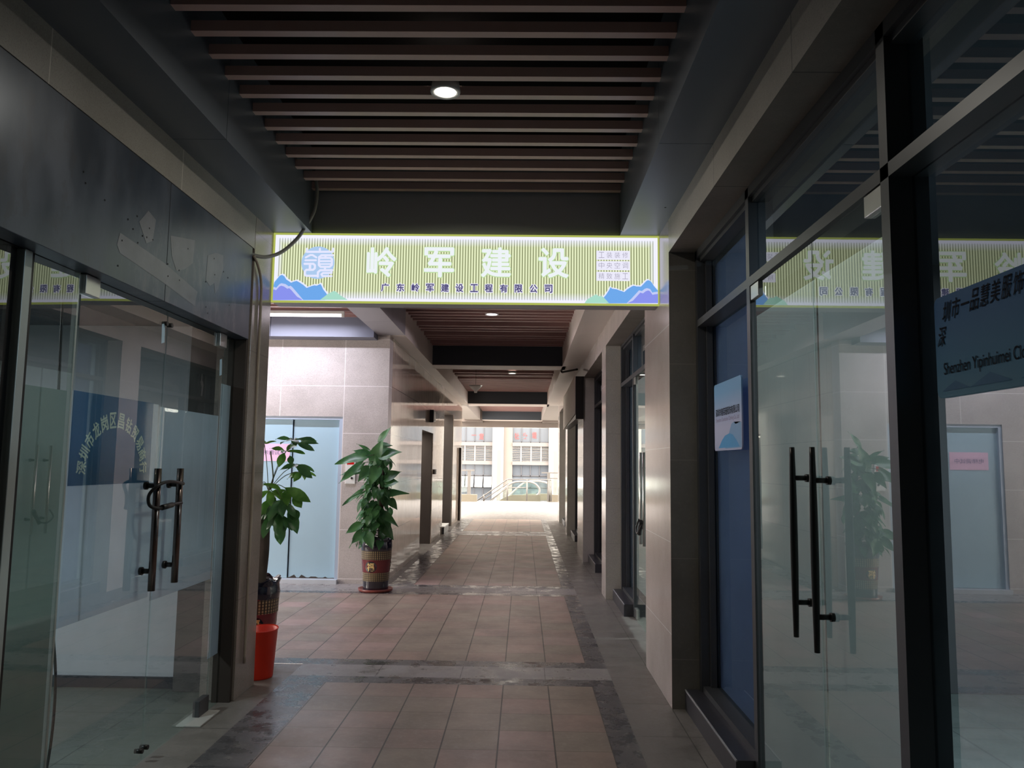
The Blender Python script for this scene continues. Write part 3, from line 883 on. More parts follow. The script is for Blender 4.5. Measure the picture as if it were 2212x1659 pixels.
for d, yc in ((d7, 4.02), (d8, 4.075)):
    for zz in (0.06, 2.21):
        bm = bm_new(); tube(bm, [(-1.912, yc, zz), (-1.872, yc, zz)], 0.012, 12); obj('patch_fitting', bm, M_black, d)
pull_handle(3.905, -1.824, 0.857, 1.456, -1.886, d7, mat=M_bronze, tapered=False, zs=(0.952, 1.37), r=0.0175)
pull_handle(4.158, -1.823, 0.861, 1.455, -1.886, d8, mat=M_bronze, tapered=False, zs=(0.952, 1.37), r=0.0175)
for y, z in ((3.99, 2.10), (4.78, 2.02)):
    bm = bm_new(); quad(bm, ((-1.8855, y, z), (-1.8855, y+0.035, z+0.01), (-1.8855, y+0.028, z+0.11), (-1.8855, y-0.006, z+0.10)))
    obj('tape_scrap', bm, M_lift, d7 if y < 4.04 else d8, fix=False)
t = thing('cable_lock', (-1.82, 4.0, 1.33), 'black cable lock joining the steel handles of the left shop doors', 'lock')
bm = bm_new()
tube(bm, smooth_path([(-1.80, 4.15, 1.375), (-1.79, 4.05, 1.385), (-1.79, 3.95, 1.39), (-1.80, 3.87, 1.375), (-1.83, 3.84, 1.33), (-1.83, 3.845, 1.28), (-1.81, 3.88, 1.26), (-1.80, 3.95, 1.262), (-1.80, 4.05, 1.272), (-1.80, 4.14, 1.275)]), 0.0085, 10)
obj('shackle', bm, M_black, t)
bm = bm_new(); tube(bm, [(-1.80, 3.92, 1.262), (-1.80, 4.03, 1.270)], 0.014, 12); obj('lock_body', bm, M_black, t)

t = thing('blue_door_sheet', (-1.9, 3.6, 1.59), 'deep blue sheet with an arch of pale characters on left door', 'poster')
obj('sheet', boxes((-1.9018, -1.9003, 3.262, 3.975, 1.385, 1.787)), M_blue, t)
arc = '深圳市龙岗区昌钻贸易商行'
for i, ch in enumerate(arc):
    th = math.radians(176 - i*(172/11.0))
    cy, cz = 3.627, 1.445
    y = cy + 0.275*math.cos(th)
    z = cz + 0.235*math.sin(th)
    tx, tz = 0.275*math.sin(th), -0.235*math.cos(th)
    M = facing((-1.8998, y, z), (0, tx, tz), (0, -tz, tx))
    bm = bm_new(); add_bold(bm, ch, 0.058, 0.074, M, 0.0018, 0.0); obj('character', bm, M_cream_ink, t, fix=False)

# fixed pane beyond the pillar side, and fixed pane on the near side
ws = thing('window_6', (-1.89, 4.9, 0), 'narrow fixed glass strip between left doors and pillar', 'window', kind='structure')
obj('pane', boxes((-1.898, -1.886, 4.857, 5.02, 0.0, 2.285)), M_glassL, ws)
obj('frosted_film', boxes((-1.904, -1.9025, 4.86, 5.02, 0.30, 1.98)), M_filmL, ws)
wn = thing('window_7', (-1.89, 3.22, 0), 'fixed glass panes nearest the camera on the left shop', 'window', kind='structure')
ang = 0.043
def rotpane(y0, y1, x0, x1, z0, z1):
    d = Vector((math.sin(ang), math.cos(ang), 0)); n = Vector((math.cos(ang), -math.sin(ang), 0)); b = Vector((-1.89, 3.22, 0))
    bm = bm_new()
    vs = []
    for z in (z0, z1):
        for (u, v) in ((y0, x0), (y1, x0), (y1, x1), (y0, x1)):
            q = b + d*(u-3.22) + n*v
            vs.append(bm.verts.new((q.x, q.y, z)))
    for f in ((0, 3, 2, 1), (4, 5, 6, 7), (0, 1, 5, 4), (1, 2, 6, 5), (2, 3, 7, 6), (3, 0, 4, 7)):
        bm.faces.new([vs[i] for i in f])
    return bm
obj('pane', rotpane(2.93, 3.218, -0.006, 0.004, 0.0, 2.285), M_glassL, wn)
obj('pane', rotpane(0.9, 2.80, -0.006, 0.004, 0.0, 2.285), M_glassL, wn)
obj('pane', rotpane(-2.0, 0.85, -0.006, 0.004, 0.0, 2.285), M_glassL, wn)
obj('frosted_film', rotpane(2.945, 3.214, -0.014, -0.0125, 0.0, 1.78), film('green_grey_film', (0.36, 0.45, 0.43), 0.3), wn)
obj('frosted_film', rotpane(0.9, 2.80, -0.014, -0.0125, 0.0, 1.30), film('dark_green_film', (0.09, 0.14, 0.115), 0.3), wn)
bm = rotpane(2.855, 2.90, -0.05, 0.02, 0.0, 2.285)
obj('mullion', bm, M_alu, wn, bevel=0.003)
obj('mullion', rotpane(2.80, 2.85, -0.06, -0.01, 0.0, 2.285), M_black, wn)
obj('mullion', rotpane(2.902, 2.93, -0.05, 0.006, 0.0, 2.285), M_black, wn)
obj('mullion', rotpane(3.219, 3.232, -0.02, 0.0, 0.0, 2.285), M_alu, wn)

t = tag(obj('floor_plate', boxes((-1.945, -1.805, 4.56, 4.85, 0.0, 0.009)), plain('dull_steel_cover', (0.5, 0.5, 0.47), 0.5), None, bevel=0.002), 'steel floor spring cover plate under the left glass door', 'floor plate')
bm = bm_new(); tube(bm, smooth_path([(-2.03, 3.34, 2.38), (-2.02, 3.36, 1.6), (-2.0, 3.38, 0.9), (-1.985, 3.42, 0.55), (-1.98, 3.40, 0.25), (-1.965, 3.28, 0.012), (-1.96, 3.1, 0.010), (-1.96, 2.8, 0.010)]), 0.006, 8)
tag(obj('power_cable', bm, M_black), 'thin black cable hanging down inside the left glass door', 'cable')

# ================================================================= LIT SIGN
def U(px, py):
    """artwork units of the sign (0..831 x 0..147) to metres on its face"""
    u = px - 593
    v = (py - 505) - u*0.0122
    return (-1.797 + u*2.737/831, 3.118 - v*0.496/147)
SY = 5.43
def sign_art():
    m, nt, out = new_mat('backlit_striped_fabric')
    p, x, y, z = pos(nt)
    s = mth(nt, 'SINE', mth(nt, 'MULTIPLY', x, 2*PI/0.01925))
    s = ramp(nt, mth(nt, 'MULTIPLY_ADD', s, 0.5, 0.5), 0.25, 0.75)
    c = mixc(nt, s, (0.27, 0.30, 0.16), (0.76, 0.82, 0.53))
    # printed white border glow
    dx = mth(nt, 'MINIMUM', mth(nt, 'SUBTRACT', x, -1.797), mth(nt, 'SUBTRACT', 0.94, x))
    dz = mth(nt, 'MINIMUM', mth(nt, 'SUBTRACT', z, 2.622), mth(nt, 'SUBTRACT', 3.118, z))
    e = mth(nt, 'MINIMUM', mth(nt, 'MULTIPLY', dx, 1.25), dz)
    w = ramp(nt, e, 0.028, 0.085, (1, 1, 1), (0, 0, 0))
    w2 = ramp(nt, e, 0.028, 0.034, (1, 1, 1), (0, 0, 0))
    c = mixc(nt, mth(nt, 'MULTIPLY', w, mth(nt, 'MULTIPLY_ADD', s, 0.45, 0.5)), c, (0.80, 0.80, 0.98))
    c = mixc(nt, w2, c, (0.80, 0.79, 0.96))
    em = N(nt, 'ShaderNodeEmission')
    L(nt, c, em.inputs[0])
    em.inputs[1].default_value = SIGN_E
    L(nt, em.outputs[0], out.inputs[0])
    return m
SIGN_E = 1.15
sg = thing('light_box_sign', (-0.43, SY, 2.62), 'long backlit green striped sign with white characters spanning the corridor', 'sign')
bm = bm_new()
box(bm, -1.797, 0.942, SY+0.003, 5.60, 2.622, 3.118)
obj('sign_box', bm, plain('sign_back_grey', (0.30, 0.30, 0.33), 0.5), sg)
bm = bm_new(); quad(bm, ((-1.793, SY, 2.626), (0.938, SY, 2.626), (0.938, SY, 3.114), (-1.793, SY, 3.114)))
obj('striped_face', bm, sign_art(), sg, fix=False)
M_lime = emit('lime_sign_trim', (0.50, 0.56, 0.12), 0.85)
bm = bm_new()
box(bm, -1.799, 0.944, SY-0.012, SY+0.004, 2.618, 2.631); box(bm, -1.799, 0.944, SY-0.012, SY+0.004, 3.109, 3.120)
box(bm, -1.799, -1.788, SY-0.012, SY+0.004, 2.631, 3.109); box(bm, 0.933, 0.944, SY-0.012, SY+0.004, 2.631, 3.109)
obj('lime_edge', bm, M_lime, sg)
def art(name, pts, mat, depth, fx=lambda a: a):
    bm = bm_new()
    vs = []
    for q in pts:
        X, Z = U(*fx(q))
        X = min(max(X, -1.787), 0.932); Z = max(Z, 2.632)
        vs.append(bm.verts.new((X, SY-depth, Z)))
    f = bm.faces.new(vs)
    bmesh.ops.triangulate(bm, faces=[f])
    return obj(name, bm, mat, sg)
gL = lambda q: (530+q[0]/8.295, 480+q[1]/8.295)
gR = lambda q: (1270+q[0]/11.85, 530+q[1]/11.85)
M_e_halo = emit('pale_hill_halo', (0.80, 0.83, 1.0), 1.0)
M_e_blue = emit('sky_blue_hill', (0.17, 0.42, 0.88), 0.95)
M_e_mist = emit('lavender_mist', (0.58, 0.64, 0.98), 0.95)
M_e_purple = emit('violet_hill', (0.27, 0.31, 0.90), 0.95)
M_e_green = emit('mint_hill', (0.42, 0.76, 0.62), 0.95)
blL = [(505, 1400), (505, 1140), (560, 1080), (600, 1030), (650, 965), (690, 950), (735, 975), (770, 1030), (810, 1070), (860, 1090), (910, 1070), (960, 1058), (1010, 1085), (1080, 1130), (1110, 1175), (1170, 1205), (1210, 1182), (1240, 1148), (1280, 1138), (1320, 1145), (1385, 1115), (1412, 1150), (1440, 1210), (1490, 1270), (1520, 1310), (1480, 1400)]
art('hill_halo', [(x+(14 if x > 600 else 0), y-26) if y < 1395 else (x+20, y) for x, y in blL], M_e_halo, 0.003, gL)
art('blue_hill', blL, M_e_blue, 0.005, gL)
puL = [(505, 1400), (505, 1215), (560, 1210), (600, 1225), (630, 1195), (655, 1160), (690, 1145), (740, 1160), (770, 1192), (800, 1200), (835, 1190), (870, 1220), (920, 1290), (980, 1340), (1060, 1385), (1080, 1400)]
art('mist', [(x+(22 if x > 700 else 0), y-45) if y < 1380 else (x+15, y) for x, y in puL], M_e_mist, 0.007, gL)
art('violet_hill', puL, M_e_purple, 0.009, gL)
art('mint_hill', [(1395, 1400), (1450, 1370), (1500, 1325), (1530, 1295), (1590, 1270), (1640, 1240), (1690, 1265), (1740, 1310), (1800, 1350), (1860, 1385), (1890, 1400)], M_e_green, 0.011, gL)
blR = [(1800, 1510), (1800, 1190), (1700, 1080), (1660, 1015), (1620, 960), (1580, 935), (1540, 930), (1500, 955), (1430, 1040), (1370, 1090), (1310, 1105), (1250, 1085), (1190, 1065), (1130, 1090), (1080, 1130), (1020, 1160), (985, 1210), (940, 1235), (890, 1250), (850, 1235), (780, 1165), (740, 1155), (680, 1165), (640, 1140), (600, 1105), (560, 1180), (490, 1290), (430, 1360), (500, 1510)]
art('hill_halo', [(x-(16 if x < 1700 else 0), y-34) if y < 1500 else (x-20, y) for x, y in blR], M_e_halo, 0.003, gR)
art('blue_hill', blR, M_e_blue, 0.005, gR)
puR = [(1800, 1510), (1800, 1280), (1700, 1292), (1655, 1303), (1625, 1255), (1600, 1215), (1550, 1190), (1490, 1210), (1455, 1250), (1420, 1265), (1350, 1245), (1300, 1300), (1240, 1390), (1160, 1450), (1060, 1495), (1020, 1510)]
art('mist', [(x-(30 if x < 1600 else 0), y-60) if y < 1480 else (x-15, y) for x, y in puR], M_e_mist, 0.007, gR)
art('violet_hill', puR, M_e_purple, 0.009, gR)
art('mint_hill', [(-60, 1510), (0, 1420), (80, 1370), (150, 1330), (230, 1285), (300, 1335), (370, 1330), (430, 1370), (520, 1470), (560, 1510)], M_e_green, 0.011, gR)

M_e_white = emit('white_character_face', (0.86, 0.90, 0.93), 1.0)
M_e_edge = emit('pale_green_character_edge', (0.55, 0.76, 0.38), 0.95)
M_e_dark = emit('dusk_violet_character', (0.085, 0.075, 0.20), 1.0)
M_e_plate = emit('white_plate_face', (0.84, 0.83, 0.96), 1.0)
M_e_grey = emit('grey_engraved_character', (0.34, 0.32, 0.42), 1.0)
for ch, cx, cy in (('岭', 828.5, 568.5), ('军', 952.5, 569.5), ('建', 1075, 570), ('设', 1198.5, 571.5)):
    X, Z = U(cx, cy)
    M = facing((X, SY, Z), (1, 0, 0), (0, 0, 1))
    bm = bm_new(); add_bold(bm, ch, 0.224, 0.228, M, 0.011, 0.010)
    e = obj('character', bm, M_e_edge, sg, fix=False)
    bm = bm_new(); add_bold(bm, ch, 0.214, 0.218, M, 0.0055, 0.016)
    obj('character_face', bm, M_e_white, e, fix=False)
for ch, cx in zip('广东岭军建设工程有限公司', (837, 870, 902.5, 933.5, 966, 997, 1028.5, 1060, 1092, 1124, 1156, 1188)):
    X, Z = U(cx, 622+(cx-837)*0.0122)
    M = facing((X, SY, Z), (1, 0, 0), (0, 0, 1))
    bm = bm_new(); add_bold(bm, ch, 0.066, 0.069, M, 0.0062, 0.004)
    e = obj('small_character', bm, M_e_plate, sg, fix=False)
    bm = bm_new(); add_bold(bm, ch, 0.055, 0.058, M, 0.0018, 0.007)
    obj('character_face', bm, M_e_dark, e, fix=False)
for txt, ya, yb in (('工装装修', 545.6, 564.2), ('中央空调', 567.8, 586.4), ('精致施工', 590.6, 609.2)):
    x0, z1 = U(1290.2, ya); x1, z0 = U(1362, yb+0.9)
    e = obj('text_plate', boxes((x0, x1, SY-0.014, SY-0.003, z0, z1)), M_e_plate, sg)
    for k, ch in enumerate(txt):
        M = facing((x0+(x1-x0)*(0.15+0.235*k), SY, (z0+z1)/2), (1, 0, 0), (0, 0, 1))
        bm = bm_new(); add_text(bm, ch, 0.040, 0.042, M, -0.008, 0.016)
        obj('plate_character', bm, M_e_grey, e, fix=False)
# round emblem
cx, cz = U(690.5, 569)
bm = bm_new()
disc(bm, (cx, SY-0.010, cz), 0.118, 'y', 48)
lg = obj('round_emblem', bm, emit('pale_blue_emblem', (0.42, 0.60, 0.86), 1.0), sg, fix=False)
bm = bm_new()
gE = lambda a, b: U(640+a/16.59, 520+b/16.59)
def stroke(bm, pts, w, k):
    hw = w/16.59*2.737/831/2
    P = [Vector((gE(*q)[0], 0, gE(*q)[1])) for q in pts]
    yy = SY - 0.014 - 0.00015*k
    for a, b in zip(P, P[1:]):
        d = (b-a).normalized(); n = Vector((-d.z, 0, d.x))*hw
        quad(bm, [(q.x, yy, q.z) for q in (a+n, b+n, b-n, a-n)])
    for q in P:
        disc(bm, (q.x, yy-0.00007, q.z), hw, 'y', 12)
ST = [([(430, 320), (430, 430), (1370, 430), (1370, 320)], 78), ([(895, 320), (895, 430)], 72),
      ([(400, 630), (560, 545), (640, 545), (780, 630)], 72), ([(390, 732), (770, 732)], 70),
      ([(365, 858), (680, 858), (740, 910), (740, 1020), (680, 1072), (440, 1072), (392, 1120), (392, 1240), (450, 1285), (800, 1285)], 78), ([(565, 860), (565, 1072)], 90),
      ([(1380, 555), (960, 555), (880, 620), (880, 900), (950, 970), (1270, 970), (1345, 900), (1345, 700), (1290, 650), (900, 650)], 78),
      ([(900, 765), (1340, 765)], 70), ([(900, 870), (1340, 870)], 60), ([(1110, 555), (1110, 650)], 80), ([(1105, 970), (1105, 1085)], 80),
      ([(1370, 1090), (940, 1090), (860, 1160), (860, 1320)], 80), ([(1345, 1100), (1345, 1190), (1040, 1190), (985, 1235), (1030, 1300), (1350, 1300)], 74)]
for k, (pts, w) in enumerate(ST):
    stroke(bm, pts, w, k)
obj('emblem_strokes', bm, emit('lavender_white_strokes', (0.78, 0.80, 1.0), 1.0), lg, fix=False)

# ================================================================= LIGHTS
def downlight(x, y, z, label, power, r=0.058, col=(1.0, 0.94, 0.82), vis=14):
    t = thing('ceiling_downlight', (x, y, z), label, 'ceiling light', 'round downlights along the slatted ceiling')
    bm = bm_new()
    rings = []
    for rr, zz in ((r, z+0.012), (r, z-0.004), (r+0.018, z-0.006), (r+0.020, z), (r+0.012, z+0.05), (r+0.002, z+0.05)):
        rings.append([bm.verts.new((x+rr*math.cos(2*PI*k/32), y+rr*math.sin(2*PI*k/32), zz)) for k in range(32)])
    for a, b in zip(rings, rings[1:]):
        for k in range(32):
            bm.faces.new((a[k], a[(k+1) % 32], b[(k+1) % 32], b[k])).smooth = True
    obj('trim_ring', bm, M_white, t)
    bm = bm_new(); disc(bm, (x, y, z+0.004), r, 'z', 32)
    obj('light_disc', bm, emit('warm_white_led', col, vis), t)
    ld = bpy.data.lights.new('downlight', 'AREA')
    ld.shape = 'DISK'; ld.size = r*2; ld.energy = power; ld.color = col; ld.spread = math.radians(165)
    lo = bpy.data.objects.new('downlight_lamp', ld); COL.objects.link(lo)
    lo.location = (x, y, z-0.012)
    lo.parent = t; lo.matrix_parent_inverse = t.matrix_basis.inverted()
    return t
downlight(-0.428, 3.892, 3.424, 'nearest round downlight, glowing between slats above the camera', 14.5)
downlight(-0.43, -2.2, 3.424, 'round downlight behind the camera', 2.0)
downlight(-0.43, 9.97, 3.424, 'round downlight just below the lit sign in the second bay', 20.0, r=0.07, col=(1.0, 0.88, 0.98))
downlight(-0.26, 16.56, 3.424, 'farthest round downlight in the third bay', 14.0, r=0.07)

def tube_light(x0, x1, y, z, label):
    t = thing('tube_light', ((x0+x1)/2, y, z), label, 'tube light', 'white tube lights of the lift lobby')
    bm = bm_new(); tube(bm, [(x0, y, z), (x1, y, z)], 0.016, 12)
    obj('tube', bm, emit('cool_white_tube', (1.0, 0.93, 1.0), 7.0), t)
    bm = bm_new(); box(bm, x0-0.03, x1+0.03, y-0.02, y+0.02, z+0.018, z+0.05); box(bm, x0-0.03, x0, y-0.02, y+0.02, z-0.018, z+0.02); box(bm, x1, x1+0.03, y-0.02, y+0.02, z-0.018, z+0.02)
    obj('fixture', bm, M_white, t)
    ld = bpy.data.lights.new('tube', 'AREA'); ld.shape = 'RECTANGLE'; ld.size = x1-x0; ld.size_y = 0.04; ld.energy = 32.0; ld.color = (0.86, 0.86, 1.0)
    lo = bpy.data.objects.new('tube_lamp', ld); COL.objects.link(lo); lo.location = ((x0+x1)/2, y, z-0.03); lo.parent = t; lo.matrix_parent_inverse = t.matrix_basis.inverted()
tube_light(-3.34, -2.19, 9.18, 3.238, 'white tube light above the blue lift door, partly behind the pillar')
tube_light(-6.15, -4.95, 9.18, 3.238, 'third white tube light at the far left of the lobby')
tube_light(-4.75, -3.55, 9.18, 3.238, 'second white tube light, seen only as a reflection at right')

def shop_fill_lamp(x, y, z, e, label, col=(0.9, 0.95, 1.0)):  # unseen lamps added to brighten the shop interiors
    t = thing('added_ceiling_lamp', (x, y, z), label, 'ceiling light')
    obj('panel', boxes((x-0.15, x+0.15, y-0.15, y+0.15, z, z+0.02)), emit('dim_panel', col, 0.6), t)
    ld = bpy.data.lights.new('shop', 'AREA'); ld.size = 0.28; ld.energy = e; ld.color = col
    lo = bpy.data.objects.new('shop_fill_lamp', ld); COL.objects.link(lo); lo.location = (x, y, z-0.02); lo.parent = t; lo.matrix_parent_inverse = t.matrix_basis.inverted()
shop_fill_lamp(-3.9, 2.6, 2.39, 75.0, 'added square fill lamp inside the left shop')
shop_fill_lamp(2.6, 3.2, 2.92, 110.0, 'added square fill lamp inside the right shop')
shop_fill_lamp(2.4, 7.2, 2.92, 90.0, 'added square fill lamp inside the second right shop')

# ================================================================= CABLES
bm = bm_new()
tube(bm, smooth_path([(-1.50, 5.36, 3.52), (-1.485, 5.36, 3.40), (-1.50, 5.355, 3.26), (-1.56, 5.33, 3.12), (-1.60, 5.27, 3.02), (-1.67, 5.20, 2.92), (-1.74, 5.12, 2.865), (-1.79, 5.06, 2.855), (-1.815, 5.03, 2.86)]), 0.0125, 12)
tag(obj('flexible_conduit', bm, M_cable), 'grey flexible conduit sagging across the left end of the lit sign', 'cable')
bm = bm_new()
tube(bm, smooth_path([(-1.80, 5.03, 2.85), (-1.785, 5.08, 2.80), (-1.785, 5.16, 2.70), (-1.787, 5.18, 2.5), (-1.787, 5.18, 1.8), (-1.787, 5.185, 1.2), (-1.787, 5.18, 0.8), (-1.787, 5.18, 0.2)]), 0.009, 10)
tag(obj('wall_conduit', bm, M_conduit), 'thin cream conduit running down the left granite pillar', 'pipe')
bm = bm_new()
tube(bm, smooth_path([(0.60, 13.5, 3.42), (0.64, 13.45, 3.25), (0.64, 13.42, 3.10), (0.70, 13.3, 3.085), (0.88, 13.0, 3.09)]), 0.018, 10)
tag(obj('black_cable', bm, M_black), 'black cable from third ceiling bay to the projecting light box', 'cable')

# ================================================================= LIFT DOOR AND PANEL
ld = thing('door_9', (-2.93, 9.9, 0), 'pale blue lift door with two leaves behind the plants', 'lift door', kind='structure')
M_scuff = M_lift
obj('door_leaf', boxes((-2.925, -2.335, 9.93, 9.955, 0.055, 2.03)), M_lift, ld)
obj('door_leaf', boxes((-3.56, -2.94, 9.915, 9.94, 0.055, 2.03)), M_lift, ld)
obj('door_trim', boxes((-2.335, -2.29, 9.875, 9.97, 0, 2.07), (-3.60, -3.56, 9.875, 9.97, 0, 2.07), (-3.56, -2.335, 9.875, 9.97, 2.03, 2.07)), M_liftframe, ld)
obj('backing', boxes((-3.6, -2.29, 9.96, 9.98, 0, 2.07)), M_black, ld)
bm = bm_new()
random.seed(3)
x = -2.94
pts_top = []
while x < -2.34:
    pts_top.append((x, 9.928, 0.058 + random.choice((0.0, 0.004, 0.02, 0.035)) * (1.0 if x < -2.7 else 0.4)))
    x += 0.03
vs = [bm.verts.new(q) for q in pts_top]
vb = [bm.verts.new((q[0], q[1], 0.05)) for q in pts_top]
for i in range(len(vs)-1):
    bm.faces.new((vb[i], vb[i+1], vs[i+1], vs[i]))
obj('torn_film_edge', bm, M_jambbrown, ld, fix=False)
obj('threshold', boxes((-3.6, -2.29, 9.80, 9.96, 0.0, 0.05)), plain('pale_threshold', (0.52, 0.55, 0.60), 0.4), ld)
t = thing('paper_notice', (-3.16, 9.91, 1.63), 'pink paper notice taped to the lift door', 'notice')
obj('paper', boxes((-3.44, -2.96, 9.911, 9.914, 1.50, 1.72)), M_pink, t)
bm = bm_new(); add_text(bm, '电梯调试中', 0.36, 0.06, facing((-3.2, 9.909, 1.61), (1, 0, 0), (0, 0, 1)), 0.0, 0.0); obj('printed_line', bm, M_inkgrey, t, fix=False)
t = thing('lift_call_panel', (-2.17, 9.85, 1.4), 'steel lift call panel with a red display beside the blue door', 'control panel')
obj('panel', boxes((-2.235, -2.108, 9.845, 9.862, 1.23, 1.55)), M_white, t, bevel=0.002)
obj('display', boxes((-2.215, -2.128, 9.842, 9.846, 1.47, 1.53)), emit('red_display', (0.75, 0.02, 0.02), 0.6), t)
for zz in (1.30, 1.36):
    bm = bm_new(); tube(bm, [(-2.15, 9.846, zz), (-2.15, 9.838, zz)], 0.014, 14); obj('button', bm, M_black, t)
t = thing('wall_sign_bracket', (-1.66, 14.3, 2.37), 'small black sign box projecting from the polished left wall', 'sign box')
obj('box', boxes((-1.718, -1.65, 14.25, 14.31, 2.24, 2.47)), M_black, t)
obj('side_plate', boxes((-1.65, -1.64, 14.24, 14.5, 2.26, 2.44)), M_white, t)
tag(obj('card_reader', boxes((-1.72, -1.69, 14.98, 15.25, 1.29, 1.38)), M_greybrown, None), 'small brown card reader beside the dark recess, left wall', 'card reader')

# projecting light box on the right
t = thing('projecting_light_box', (0.87, 14, 2.5), 'unlit projecting sign box with pale face, high on the right', 'sign box')
bm = bm_new()
box(bm, 0.815, 0.94, 12.35, 15.9, 2.22, 2.90)
obj('casing', bm, M_black, t)
bm = bm_new()
n = 14
pr = []
for k in range(n+1):
    a = (PI/2)*k/n
    pr.append((12.35 + 0.9*(1-math.cos(a)) if False else 12.35, 0))
quad(bm, ((0.80, 12.36, 2.30), (0.80, 15.95, 2.20), (0.80, 15.95, 2.86), (0.80, 12.36, 2.92)))
quad(bm, ((0.80, 12.36, 2.30), (0.80, 15.95, 2.20), (0.812, 15.95, 2.20), (0.812, 12.36, 2.30)))
quad(bm, ((0.80, 12.36, 2.30), (0.812, 12.36, 2.30), (0.812, 12.36, 2.92), (0.80, 12.36, 2.92)))
obj('sign_face', bm, plain('beige_sign_face', (0.62, 0.55, 0.48), 0.6), t, fix=False)

# hanging shade, third bay
t = thing('hanging_shade', (-1.0, 16.0, 3.0), 'white conical shade hanging on a wire in the third bay', 'hanging lamp')
bm = bm_new(); tube(bm, [(-1.0, 16.0, 3.43), (-1.0, 16.0, 3.06)], 0.004, 6); obj('wire', bm, M_black, t)
bm = bm_new()
lathe(bm, [(0.03, 2.95), (0.035, 2.99), (0.10, 3.05), (0.14, 3.10), (0.02, 3.11)], -1.0, 16.0, 20)
obj('shade', bm, M_white, t)

# ================================================================= PLANTS
def pot_mats():
    gl = plain('black_blue_glaze', (0.012, 0.010, 0.022), 0.08, 0, 0.6, 0.1, 5, coat=0.6)
    m, nt, out = new_mat('woven_gold_band')
    p, x, y, z = pos(nt)
    tc = N(nt, 'ShaderNodeTexCoord'); sp = N(nt, 'ShaderNodeSeparateXYZ'); L(nt, tc.outputs['Object'], sp.inputs[0])
    an = mth(nt, 'MULTIPLY', mth(nt, 'ARCTAN2', sp.outputs[1], sp.outputs[0]), 44/(2*PI)*1.0)
    fx = mth(nt, 'FRACT', mth(nt, 'ADD', an, 100))
    fz = mth(nt, 'FRACT', mth(nt, 'MULTIPLY', sp.outputs[2], 45))
    g = mth(nt, 'MULTIPLY', mth(nt, 'GREATER_THAN', fx, 0.42), mth(nt, 'GREATER_THAN', fz, 0.25))
    c = mixc(nt, g, (0.02, 0.013, 0.010), (0.36, 0.28, 0.16))
    bsdf(nt, out, c, 0.35, 0, 0.5)
    return [gl, m, plain('dark_red_band', (0.16, 0.025, 0.03), 0.25, 0, 0.5), M_soil]
PM = pot_mats()
M_gold = plain('gold_character', (0.75, 0.55, 0.22), 0.35, 0.2)
def fortune_pot(parent, loc, face_angle, s=1.0):
    prof = [(0.150, 0.0), (0.150, 0.012), (0.150, 0.11), (0.153, 0.125), (0.156, 0.21), (0.160, 0.225), (0.170, 0.36), (0.174, 0.372), (0.178, 0.465), (0.180, 0.475), (0.185, 0.52), (0.180, 0.56), (0.176, 0.585), (0.190, 0.612), (0.182, 0.618), (0.165, 0.59), (0.160, 0.56), (0.0001, 0.56)]
    mats = [0, 0, 0, 1, 1, 2, 2, 1, 1, 0, 0, 0, 0, 0, 0, 3, 3]
    def wave(i, a, r, z):
        if i in (12, 13, 14):
            return r*(1+0.03*math.cos(9*a)), z + 0.014*math.cos(9*a)
        return r, z
    bm = bm_new()
    lathe(bm, [(r*s, z*s) for r, z in prof], 0, 0, 72, wave, mats)
    pot = obj('pot', bm, PM, parent)
    pot.matrix_parent_inverse = Matrix()
    # emblem medallion and character on the red band
    rm = 0.1665*s
    for ang_off in (0, 2*PI/3, -2*PI/3):
        a0 = face_angle + ang_off
        bm = bm_new()
        n = 20
        ring = []
        for k in range(n):
            th = 2*PI*k/n
            u, v = 0.080*s*math.cos(th)*(1 if abs(math.cos(th)) < 0.8 else 0.92), 0.062*s*math.sin(th)
            zz = 0.2925*s + v
            rr = (0.160 + (zz/s-0.225)*0.074)*s + 0.002
            aa = a0 + u/rr
            ring.append(bm.verts.new((rr*math.cos(aa), rr*math.sin(aa), zz)))
        c = bm.verts.new(((rm+0.002)*math.cos(a0), (rm+0.002)*math.sin(a0), 0.2925*s))
        for k in range(n):
            bm.faces.new((c, ring[k], ring[(k+1) % n]))
        md = obj('medallion', bm, PM[0], parent); md.matrix_parent_inverse = Matrix()
        me = glyph_mesh('福', 0.02)
        bm = bm_new()
        vs = []
        xs = [v.co.x for v in me.vertices]; ys = [v.co.y for v in me.vertices]
        mx, my = (min(xs)+max(xs))/2, (min(ys)+max(ys))/2
        for v in me.vertices:
            u, w = (v.co.x-mx)*0.092*s, (v.co.y-my)*0.10*s
            zz = 0.2925*s + w
            rr = (0.160 + (zz/s-0.225)*0.074)*s + 0.0045
            aa = a0 + u/rr
            vs.append(bm.verts.new((rr*math.cos(aa), rr*math.sin(aa), zz)))
        for f in me.polygons:
            try:
                bm.faces.new([vs[i] for i in f.vertices])
            except ValueError:
                pass
        go = obj('character', bm, M_gold, md, fix=False); go.matrix_parent_inverse = Matrix()
    return pot

